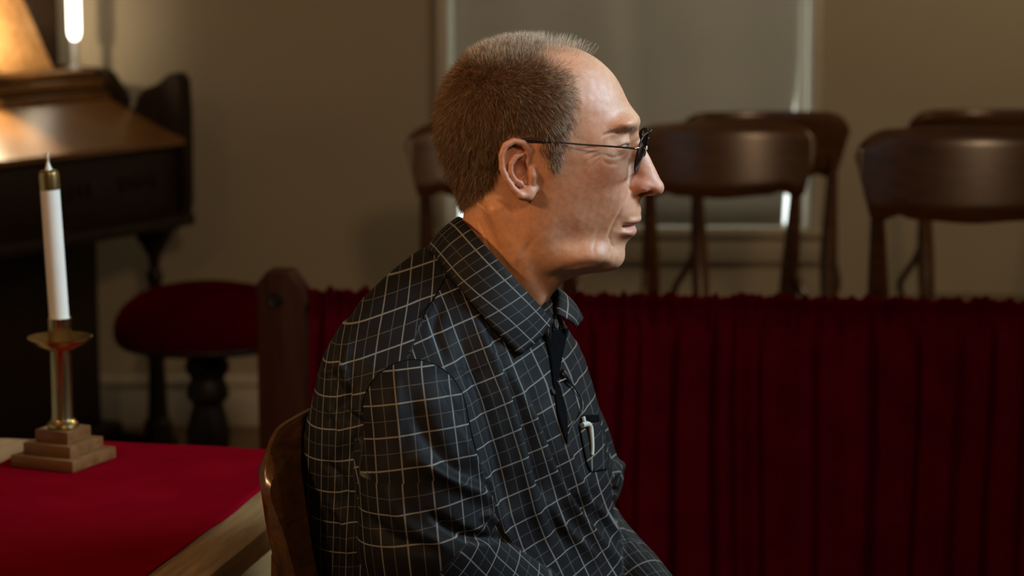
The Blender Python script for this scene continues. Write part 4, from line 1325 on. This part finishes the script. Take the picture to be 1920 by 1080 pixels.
ub = SV[:, 0]; ub = np.where(ub < 690, 690 - (690 - ub) * 1.55, ub)
uvw[yk] = np.stack([ub + .06 * SV[:, 1], SV[:, 1] + .30 * SV[:, 0] + .0011 * np.clip(SV[:, 0] - 700, -200, 0) ** 2, 0 * Spr], 1)[yk]
lowb = bk & (SV[:, 1] > 700)
for l_, ax_ in ((2, arm_n + fore_n[1:]), (3, arm_f + fore_f[1:])):
    a_, al_ = axis_uv(SV, ax_)
    m = SL == l_
    uvw[m] = np.stack([a_ * 112, al_, 0 * al_], 1)[m]
uvw[:, 0] += 4.5 * vnoise(SV, .014, 41); uvw[:, 1] += 4.0 * vnoise(SV, .014, 42)
def plaid_material():
    nt = NT('checked_cotton')
    at = nt.new('ShaderNodeAttribute', attribute_name='weave')
    sp_ = nt.new('ShaderNodeSeparateXYZ'); nt.link(at.outputs['Vector'], sp_.inputs[0])
    def m(op, a, b=None, c=None):
        n = nt.new('ShaderNodeMath', operation=op)
        for i, x in enumerate((a, b, c)):
            if x is None: continue
            if isinstance(x, (int, float)): n.inputs[i].default_value = x
            else: nt.link(x, n.inputs[i])
        return n.outputs[0]
    def lines(src, period, off, half, soft):
        f_ = m('FRACT', m('DIVIDE', m('ADD', src, off + 4000 * period), period))
        d = m('MULTIPLY', m('ABSOLUTE', m('SUBTRACT', f_, 0.5)), period)         # distance to the line
        s = nt.new('ShaderNodeMapRange', interpolation_type='SMOOTHSTEP'); nt.link(d, s.inputs['Value'])
        s.inputs['From Min'].default_value = half + soft; s.inputs['From Max'].default_value = max(half - soft, 0); s.inputs['To Min'].default_value = 0; s.inputs['To Max'].default_value = 1
        return s.outputs['Result']
    x, y = sp_.outputs['X'], sp_.outputs['Y']
    thread = noise(nt, coords(nt), 900, 2, .6)
    lv = lines(x, 41, 0, 1.05, .65); lh = lines(y, 54, 0, 1.15, .65)
    fv = lines(x, 41, 20, .6, .55); fh = lines(y, 54, 27, .6, .55)
    strong = m('MAXIMUM', m('MULTIPLY', lv, .85), lh); faint = m('MULTIPLY', m('MAXIMUM', fv, fh), .34)
    k = m('MULTIPLY', m('MAXIMUM', strong, faint), m('MULTIPLY_ADD', thread, .5, .75))
    k = m('MINIMUM', k, 1.0)
    big_ = noise(nt, coords(nt), 5, 2)
    c_line = ramp(nt, big_, [(0.4, (0.165, 0.14, 0.118)), (0.6, (0.142, 0.15, 0.146))])
    mx = nt.new('ShaderNodeMix', data_type='RGBA'); nt.link(k, mx.inputs['Factor'])
    nt.link(ramp(nt, thread, [(0.3, (0.0055, 0.0053, 0.0062)), (0.7, (0.0085, 0.0081, 0.0095))]), mx.inputs['A']); nt.link(c_line, mx.inputs['B'])
    nt.link(mx.outputs['Result'], nt.b.inputs['Base Color'])
    nt.set(rough=.68, spec=.12, sheen=.0, sheen_rough=.4)
    bump(nt, thread, .15, .0003)
    return nt.m
M['plaid'] = plaid_material()
# split by cloth panel: every face goes with the majority of its corners
fl = SL[SQ]
flab = np.where((fl == fl[:, :1]).all(1), fl[:, 0], np.max(fl, axis=1))
def panel(name, sel, parent):
    q = SQ[sel]; us = np.unique(q); rm = np.full(len(SV), -1); rm[us] = np.arange(len(us))
    o = np_mesh(name, to_obj(SV[us]), rm[q], M['plaid'], parent)
    set_attr(o.data, 'weave', uvw[us], 'FLOAT_VECTOR')
    return o
shirt = panel('shirt', flab == 0, man); shirt['label'] = 'dark charcoal shirt with thin pale checks'
for nm, l_ in (('yoke_and_back', 1), ('sleeve', 2), ('sleeve', 3)):
    panel(nm, flab == l_, shirt)
# stitched seams: yoke seam and armhole of the near sleeve
mixed = (fl != fl[:, :1]).any(1)
SNf = SN[SQ].mean(1)
def seam(la, lb, ctr, a0, a1, nb, flip=False):
    m = mixed & (SNf[:, 2] < .25) & np.isin(fl, la).any(1) & np.isin(fl, lb).any(1)
    P = SV[SQ[m]].mean(1); x_, y_ = to_pix(P); an_ = np.degrees(np.arctan2(y_ - ctr[1], x_ - ctr[0]))
    pts = []
    for k in range(nb):
        lo_, hi2 = a0 + (a1 - a0) * k / nb, a0 + (a1 - a0) * (k + 1) / nb
        s_ = (an_ >= min(lo_, hi2)) & (an_ < max(lo_, hi2))
        if s_.sum() > 2: pts.append(P[s_].mean(0) + SNf[m][s_].mean(0) * .3)
    if len(pts) > 4:
        tube('seam', to_obj(catmull(pts, 60)), .0007, M['seam_shade_black'], shirt, 6)
seam((2,), (0, 1), (775, 800), -178, 32, 16)
seam((0,), (1,), (400, 600), -13.5, 13, 5)
# ray casting on the finished shirt
Wsv = man_to_world(SV)
sbvh = BVHTree.FromPolygons([tuple(p) for p in Wsv], [tuple(int(i) for i in q) for q in SQ])
CAMV = Vector((0, 0, CAMZ))
def hit(px, py, off=0.0):
    """point of the shirt seen at a pixel, moved off the cloth by off metres; and its normal"""
    d = ray(px, py).normalized()
    p, n, i, t = sbvh.ray_cast(CAMV, d)
    if p is None:
        p, n, i, t = sbvh.find_nearest(CAMV + d * (Y0 / d.y))
    if n.dot(d) > 0: n = -n
    return p + n * off, n
def hitm(px, py, off=2.0):
    p, n = hit(px, py, off / S)
    u_, v_ = world_to_uv(p.x, p.z)
    return (u_, v_, (p.y - Y0) * S)

# collar: fold line and outer edge from one front point round the neck to the other
foldl = [U(1036, 603, -78), U(1002, 564, -108), U(950, 508, -122), U(902, 455, -108), U(871, 419, -62), U(858, 409, 5), (874, 424, 76), (940, 486, 120), (1008, 536, 106), U(1045, 541, 52), U(1046, 590, -20)]
outer = [hitm(968, 668, 7), hitm(922, 617, 8), hitm(874, 562, 9), hitm(836, 512, 9), hitm(816, 482, 9), (800, 476, 30), (826, 490, 120), (930, 545, 185), (1040, 585, 150), U(1089, 592, 62), U(1079, 614, 10)]
n1, n2 = 90, 12
FC_, OC_ = catmull(foldl, n1), catmull(outer, n1)
axis_c = catmull([(952, 508, 0), (905, 600, 0)], 2)
cv, cuv, cf = [], [], []
arc = np.r_[0, np.cumsum(np.linalg.norm(np.diff(OC_, axis=0), axis=1))]
for i in range(n1):
    f_, o_ = FC_[i], OC_[i]
    out = (f_ + o_) / 2 - np.array([930, 540, 5]); out[1] *= .3; out /= np.linalg.norm(out)
    L = np.linalg.norm(o_ - f_)
    # inside stand
    for j in range(5):
        s = j / 4
        p = f_ + np.array([0, 34 * (1 - s), 0]) * 1.0 - out * (7 - 3 * s) * (1 if s < 1 else .6)
        cv.append(p); cuv.append((arc[i], -40 + 34 * s, 0))
    for j in range(n2 + 1):
        s = j / n2
        p = f_ * (1 - s) + o_ * s + out * (9.0 * math.sin(math.pi * min(1, s * .9 + .05)) * min(1, L / 60))
        cv.append(p); cuv.append((arc[i], s * L, 0))
m_ = 5 + n2 + 1
for i in range(n1 - 1):
    for j in range(m_ - 1):
        a = i * m_ + j
        cf.append((a, a + m_, a + m_ + 1, a + 1))
collar = np_mesh('collar', to_obj(np.array(cv)), np.array(cf), M['plaid'], shirt)
set_attr(collar.data, 'weave', np.array(cuv) + np.array([8, 12, 0]), 'FLOAT_VECTOR')
md = collar.modifiers.new('thick', 'SOLIDIFY'); md.thickness = .0016; md.offset = 0

def patch(name, rows, mat, off, parent, weave=None, thick=.0012):
    """cloth patch laid on the shirt; rows of pixels"""
    v, f = [], []
    n = len(rows[0])
    for r_ in rows:
        for (x, y) in r_: v.append(hitm(x, y, off))
    v = np.array(v)
    for j in range(len(rows) - 1):
        for i in range(n - 1):
            a = j * n + i; f.append((a, a + 1, a + n + 1, a + n))
    o = np_mesh(name, to_obj(v), np.array(f), mat, parent)
    if weave is not None: set_attr(o.data, 'weave', weave(v), 'FLOAT_VECTOR')
    md = o.modifiers.new('thick', 'SOLIDIFY'); md.thickness = thick; md.offset = 0
    return o
def grid_rows(left, right, nr, nc):
    Lc, Rc = catmull(left, nr), catmull(right, nr)
    return [[tuple(Lc[j] + (Rc[j] - Lc[j]) * i / (nc - 1)) for i in range(nc)] for j in range(nr)]
# inside facing of the open button band, its deep shade painted black
patch('band_facing_shade', grid_rows([(1016, 622), (1028, 665), (1036, 720), (1044, 775), (1059, 828)], [(1064, 616), (1053, 664), (1046, 715), (1060, 772), (1062, 832)], 22, 6), M['seam_shade_black'], 2.2, shirt)
def button(px, py, r_, off=2.0):
    p, n = hit(px, py, off / S)
    q = n.to_track_quat('Z', 'Y').to_matrix().to_4x4()
    lathe('button', [(0, .0006), (r_ * .6, .0007), (r_ * .8, .0014), (r_, .0010), (r_, -.0012)], M['button'], shirt, 20, Matrix.Translation(p - Vector(mo)) @ q)
    return p
button(1034, 609, .0052, 9); button(1034, 735, .0036, 3)
# breast pocket on the far side of the chest
wv = lambda v: np.stack([v[:, 0] * .9 + 8, v[:, 1] * 1.02 + v[:, 0] * .22, 0 * v[:, 0]], 1)
patch('pocket', grid_rows([(1084, 797), (1090, 830), (1098, 868), (1106, 885)], [(1122, 792), (1128, 822), (1136, 860), (1138, 880)], 14, 7), M['plaid'], 3.0, shirt, wv)
patch('pocket_shade', grid_rows([(1089, 779), (1086, 796)], [(1120, 778), (1122, 790)], 6, 7), M['seam_shade_black'], 2.0, shirt)  # black patch painted for the shade inside the pocket mouth

# ---------------------------------------------------------------- pen in the pocket
p0, n0 = hit(1089, 786, 4 / S); p1, _ = hit(1106, 854, 4 / S); p00, _ = hit(1091, 800, 3.5 / S)
pen = empty('pen', p1); tag(pen, 'white ballpoint pen clipped in the shirt pocket', 'pen')
pb = Vector(p1)
axis = (hit(1110, 872, 1 / S)[0] - hit(1092, 800, 1 / S)[0]).normalized()
top = hit(1089.5, 783, 4 / S)[0]
tube('barrel', [top + axis * .008 - pb, hit(1092, 806, -5 / S)[0] - pb, hit(1098, 835, -9 / S)[0] - pb, hit(1106, 872, -9 / S)[0] - pb], [.0030, .0032, .0032, .0012], M['pen_white'], pen, 16)
tube('push_button', [top - pb - axis * .0005, top + axis * .011 - pb], [.0024, .0024], M['pen_white'], pen, 16)
tube('button_hole', [top - pb - axis * .0009, top - pb + axis * .001], [.0012, .0012], M['black_plastic'], pen, 12)
clip = [hit(1086, 799, 6.5 / S)[0] - pb, hit(1093, 797, 9 / S)[0] - pb, hit(1098, 802, 10 / S)[0] - pb, hit(1101, 815, 9.5 / S)[0] - pb, hit(1104, 838, 8 / S)[0] - pb, hit(1105, 854, 6 / S)[0] - pb]
tube('clip', clip, [.0028, .0030, .0028, .0024, .0020, .0019], M['pen_white'], pen, 12, 22)

# ---------------------------------------------------------------- lapel microphone
a0, na = hit(1048, 697, 7 / S); a1, _ = hit(1062, 716, 7 / S)
mic = empty('lapel_microphone', a1); tag(mic, 'tiny black clip-on microphone with thin cable on the shirt front', 'microphone')
ab = Vector(a1)
tube('capsule', [a0 - ab, a0.lerp(a1, .55) - ab, a1 - ab, a1 + (a1 - a0) * .25 - ab], [.0024, .0030, .0026, .0014], M['black_plastic'], mic, 14)
tube('silver_ring', [a0.lerp(a1, .02) - ab, a0.lerp(a1, .25) - ab], [.0027, .0030], M['steel'], mic, 14)
c0 = hit(1043, 718, 4 / S)[0]; c1 = hit(1056, 711, 6 / S)[0]
tube('clip', [c0 - ab, c0.lerp(c1, .5) - ab, c1 - ab], [.0012, .0011, .0012], M['steel'], mic, 8)
tube('clip_jaw', [hit(1040, 714, 4 / S)[0] - ab, hit(1045, 723, 4 / S)[0] - ab], [.0014, .0014], M['steel'], mic, 8)
cab = [a1 + (a1 - a0) * .2 - ab] + [hit(x, y, 5 / S)[0] - ab for x, y in ((1073, 728), (1083, 743), (1088, 760), (1085, 776), (1076, 790), (1067, 800))] + [hit(1062, 815, 2 / S)[0] - ab]
tube('cable', cab, [.0011] * len(cab), M['black_plastic'], mic, 8, 40)

# ---------------------------------------------------------------- sunglasses
gb = man_to_world(np.array([[1190., 300., 0.]]))[0]
gl = empty('sunglasses', gb); tag(gl, 'dark aviator sunglasses with thin metal temples worn by the man', 'sunglasses')
def gpt(A): return man_to_world(yaw_head(np.asarray(A, float))) - gb
outl = catmull([(6, 2), (40, -2), (80, 1), (95, 12), (97, 32), (87, 55), (65, 70), (44, 72), (22, 57), (7, 32), (2, 12), (6, 2)], 73)[:-1]
def lens_pos(a, b, s, du=0.0): return (1215 - 0.27 * b - ((max(a, 0)) / 97) ** 2 * 13 + du, 246 + b, s * (13 + a))
for s in (-1, 1):
    rim_pts = [Vector(p) for p in gpt([lens_pos(a, b, s) for a, b in outl])]
    bm = bmesh.new()
    add_tube(bm, rim_pts + [rim_pts[0], rim_pts[1]], .0009, 8)
    rim = bm_obj('rim', bm, M['dark_metal'], gl, angle=60)
    lv_, lf_ = [], []
    cen = np.array([50, 33.0]); rings = 8
    for side_, du in ((0, 1.2), (1, -1.2)):
        for k in range(rings + 1):
            q = k / rings
            for a, b in outl:
                aa, bb_ = cen + (np.array([a, b]) - cen) * q * .985
                sag = 3.2 * (1 - q * q)
                lv_.append(lens_pos(aa, bb_, s, du + sag))
    no = len(outl); half = no * (rings + 1)
    for side_ in (0, 1):
        for k in range(rings):
            for i in range(no):
                i2 = (i + 1) % no; o_ = side_ * half
                lf_.append((o_ + k * no + i, o_ + k * no + i2, o_ + (k + 1) * no + i2, o_ + (k + 1) * no + i))
    for i in range(no):
        i2 = (i + 1) % no
        lf_.append((rings * no + i, rings * no + i2, half + rings * no + i2, half + rings * no + i))
    bm = bmesh.new(); bvs = [bm.verts.new(p) for p in gpt(lv_)]
    for q in lf_:
        try: bm.faces.new([bvs[i] for i in q])
        except ValueError: pass
    bmesh.ops.remove_doubles(bm, verts=bm.verts, dist=1e-6)
    bm_obj('lens', bm, M['lens'], gl, angle=50)
    arm = [lens_pos(97, 22, s), (1193, 268.5, s * 112), (1150, 264, s * 124), (1090, 259, s * 137), (1030, 253, s * 143), (1000, 251, s * 143)]
    tube('temple', gpt(arm), [.0010, .0011, .0010, .0009, .0009, .0010], M['dark_metal'], gl, 8, 30)
    tip = [(1036, 253.5, s * 143), (1005, 250.5, s * 143.5), (985, 253, s * 142), (968, 262, s * 138), (952, 285, s * 132), (944, 312, s * 127)]
    tube('temple_tip', gpt(tip), [.0014, .0020, .0023, .0022, .0019, .0015], M['black_plastic'], gl, 10, 26)
    tube('hinge', gpt([(1197, 267, s * 111), (1188, 268.5, s * 113)]), [.0015, .0013], M['steel'], gl, 8)
    pad = gpt([(1205, 282, s * 19)])[0]
    bm = bmesh.new(); bmesh.ops.create_uvsphere(bm, u_segments=14, v_segments=10, radius=.0042)
    for v in bm.verts: v.co = Vector((v.co.x * .8, v.co.y * .45, v.co.z * 1.4)) + Vector(pad)
    bm_obj('nose_pad', bm, M['steel'], gl)
    tube('pad_arm', gpt([lens_pos(4, 26, s), (1213, 276, s * 16), (1206, 281, s * 19)]), .0005, M['steel'], gl, 6, 8)
tube('bridge', gpt([lens_pos(8, 0, -1, 1), (1220, 244, -10), (1221, 243, 0), (1220, 244, 10), lens_pos(8, 0, 1, 1)]), .0009, M['dark_metal'], gl, 8, 20)
tube('bridge', gpt([lens_pos(3, 14, -1, 1), (1216, 258, 0), lens_pos(3, 14, 1, 1)]), .0009, M['dark_metal'], gl, 8, 12)

# ---------------------------------------------------------------- trousers, shoes and hands (below the picture)
seat_c = man_to_world(np.array([[868., 1400., 0.]]))[0]
fwd3 = np.array([CA, -SA, 0.0]); rgt3 = np.array([-SA, -CA, 0.0])
hip = np.array([seat_c[0], Y0, 0.0])
hm = 0.013
lo = hip + np.array([-.45, -.62, -.0]); lo[2] = 0.03; hi_ = hip + np.array([.85, .42, .62])
gx, gy, gz = [np.arange(lo[i], hi_[i], hm, dtype=np.float32) for i in range(3)]
X3, Y3, Z3 = gx[:, None, None], gy[None, :, None], gz[None, None, :]
fld = None; knees = []
for s in (-1, 1):
    h0 = hip + rgt3 * s * .09 + np.array([0, 0, .50]); kn = hip + rgt3 * s * .13 + fwd3 * .43 + np.array([0, 0, .50]); an_ = hip + rgt3 * s * .12 + fwd3 * .44 + np.array([0, 0, .09])
    knees.append((kn, an_))
    d = np.minimum(cap(X3, Y3, Z3, h0, kn, .092, .072), cap(X3, Y3, Z3, kn, an_, .072, .055))
    d = smin(d, cap(X3, Y3, Z3, hip + np.array([0, 0, .51]) - fwd3 * .02, h0, .10, .10), .04)
    fld = d if fld is None else smin(fld, d, .03)
TV, TQ = surface_nets(fld, (gx[0], gy[0], gz[0]), hm); TV = lap_smooth(TV, TQ, 6)
tr = np_mesh('trousers', TV - mo, TQ, M['trouser'], man)
for s, (kn, an_) in zip((-1, 1), knees):
    hm2 = .009
    c = an_ + fwd3 * .06
    g = [np.arange(c[i] - .22, c[i] + .22, hm2, dtype=np.float32) for i in (0, 1)] + [np.arange(-.02, .16, hm2, dtype=np.float32)]
    A3, B3, C3 = g[0][:, None, None], g[1][None, :, None], g[2][None, None, :]
    t = an_ + fwd3 * .17; h_ = an_ - fwd3 * .04
    d = smin(cap(A3, B3, C3, (h_[0], h_[1], .045), (t[0], t[1], .036), .042, .034), cap(A3, B3, C3, (an_[0], an_[1], .05), (an_[0], an_[1], .11), .042, .044), .03)
    d = smax(d, -(C3 - .002), .004)
    sv_, sq_ = surface_nets(d, (g[0][0], g[1][0], g[2][0]), hm2); sv_ = lap_smooth(sv_, sq_, 4)
    sh = np_mesh('shoe', sv_, sq_, M['shoe'], None)
    tag(sh, 'black leather shoe on the man\'s ' + ('left foot' if s < 0 else 'right foot'), 'shoe', 'the man\'s shoes')
wrists = [man_to_world(np.array([fore_n[-1]]))[0], man_to_world(np.array([fore_f[-1]]))[0]]
for s, wr_ in zip((1, -1), wrists):
    d0 = fwd3 * .9 + rgt3 * (-.35 * s) + np.array([0, 0, -.18]); d0 /= np.linalg.norm(d0)
    side_ = np.cross(d0, [0, 0, 1.0]); side_ /= np.linalg.norm(side_); dn_ = np.cross(side_, d0)
    if dn_[2] > 0: dn_ = -dn_
    hm3 = .0034
    c = wr_ + d0 * .09
    g = [np.arange(c[i] - .15, c[i] + .15, hm3, dtype=np.float32) for i in range(3)]
    A3, B3, C3 = g[0][:, None, None], g[1][None, :, None], g[2][None, None, :]
    d = smin(cap(A3, B3, C3, wr_ - d0 * .03, wr_ + d0 * .03, .027, .026), cap(A3, B3, C3, wr_ + d0 * .04 - side_ * .018, wr_ + d0 * .085 - side_ * .026, .019, .015), .015)
    d = smin(d, cap(A3, B3, C3, wr_ + d0 * .04 + side_ * .018, wr_ + d0 * .085 + side_ * .026, .019, .015), .015)
    d = smin(d, cap(A3, B3, C3, wr_ + d0 * .035, wr_ + d0 * .09, .019, .016), .015)
    for k, ln in enumerate((.072, .082, .078, .062)):
        b_ = wr_ + d0 * (.092 - .004 * abs(k - 1.3)) + side_ * s * (.030 - .020 * k)
        q1 = b_ + d0 * ln * .45 + dn_ * .008; q2 = q1 + d0 * ln * .30 + dn_ * .014; q3 = q2 + d0 * ln * .18 + dn_ * .014
        d = smin(d, chain(A3, B3, C3, [b_, q1, q2, q3], [.0092, .0086, .0080, .0070]), .004)
    tb_ = wr_ + d0 * .03 + side_ * s * .022
    d = smin(d, chain(A3, B3, C3, [tb_, tb_ + d0 * .035 + side_ * s * .026, tb_ + d0 * .065 + side_ * s * .030 + dn_ * .006], [.013, .0105, .0085]), .006)
    hv, hq = surface_nets(d, (g[0][0], g[1][0], g[2][0]), hm3); hv = lap_smooth(hv, hq, 4)
    ho = np_mesh('hand', hv - mo, hq, M['skin'], man)
    set_attr(ho.data, 'pigment', np.tile(np.array([.48, .25, .155]), (len(hv), 1)))

# ---------------------------------------------------------------- his chair
mch = make_chair(0.235, 0.93, 0.19)
cpos = man_to_world(np.array([[664., 900., 118.]]))[0]
mch.location = (cpos[0], cpos[1], 0); mch.rotation_euler = (0, 0, math.radians(60))
tag(mch, 'wooden chair the man sits on, its glossy curved back board behind him', 'chair')
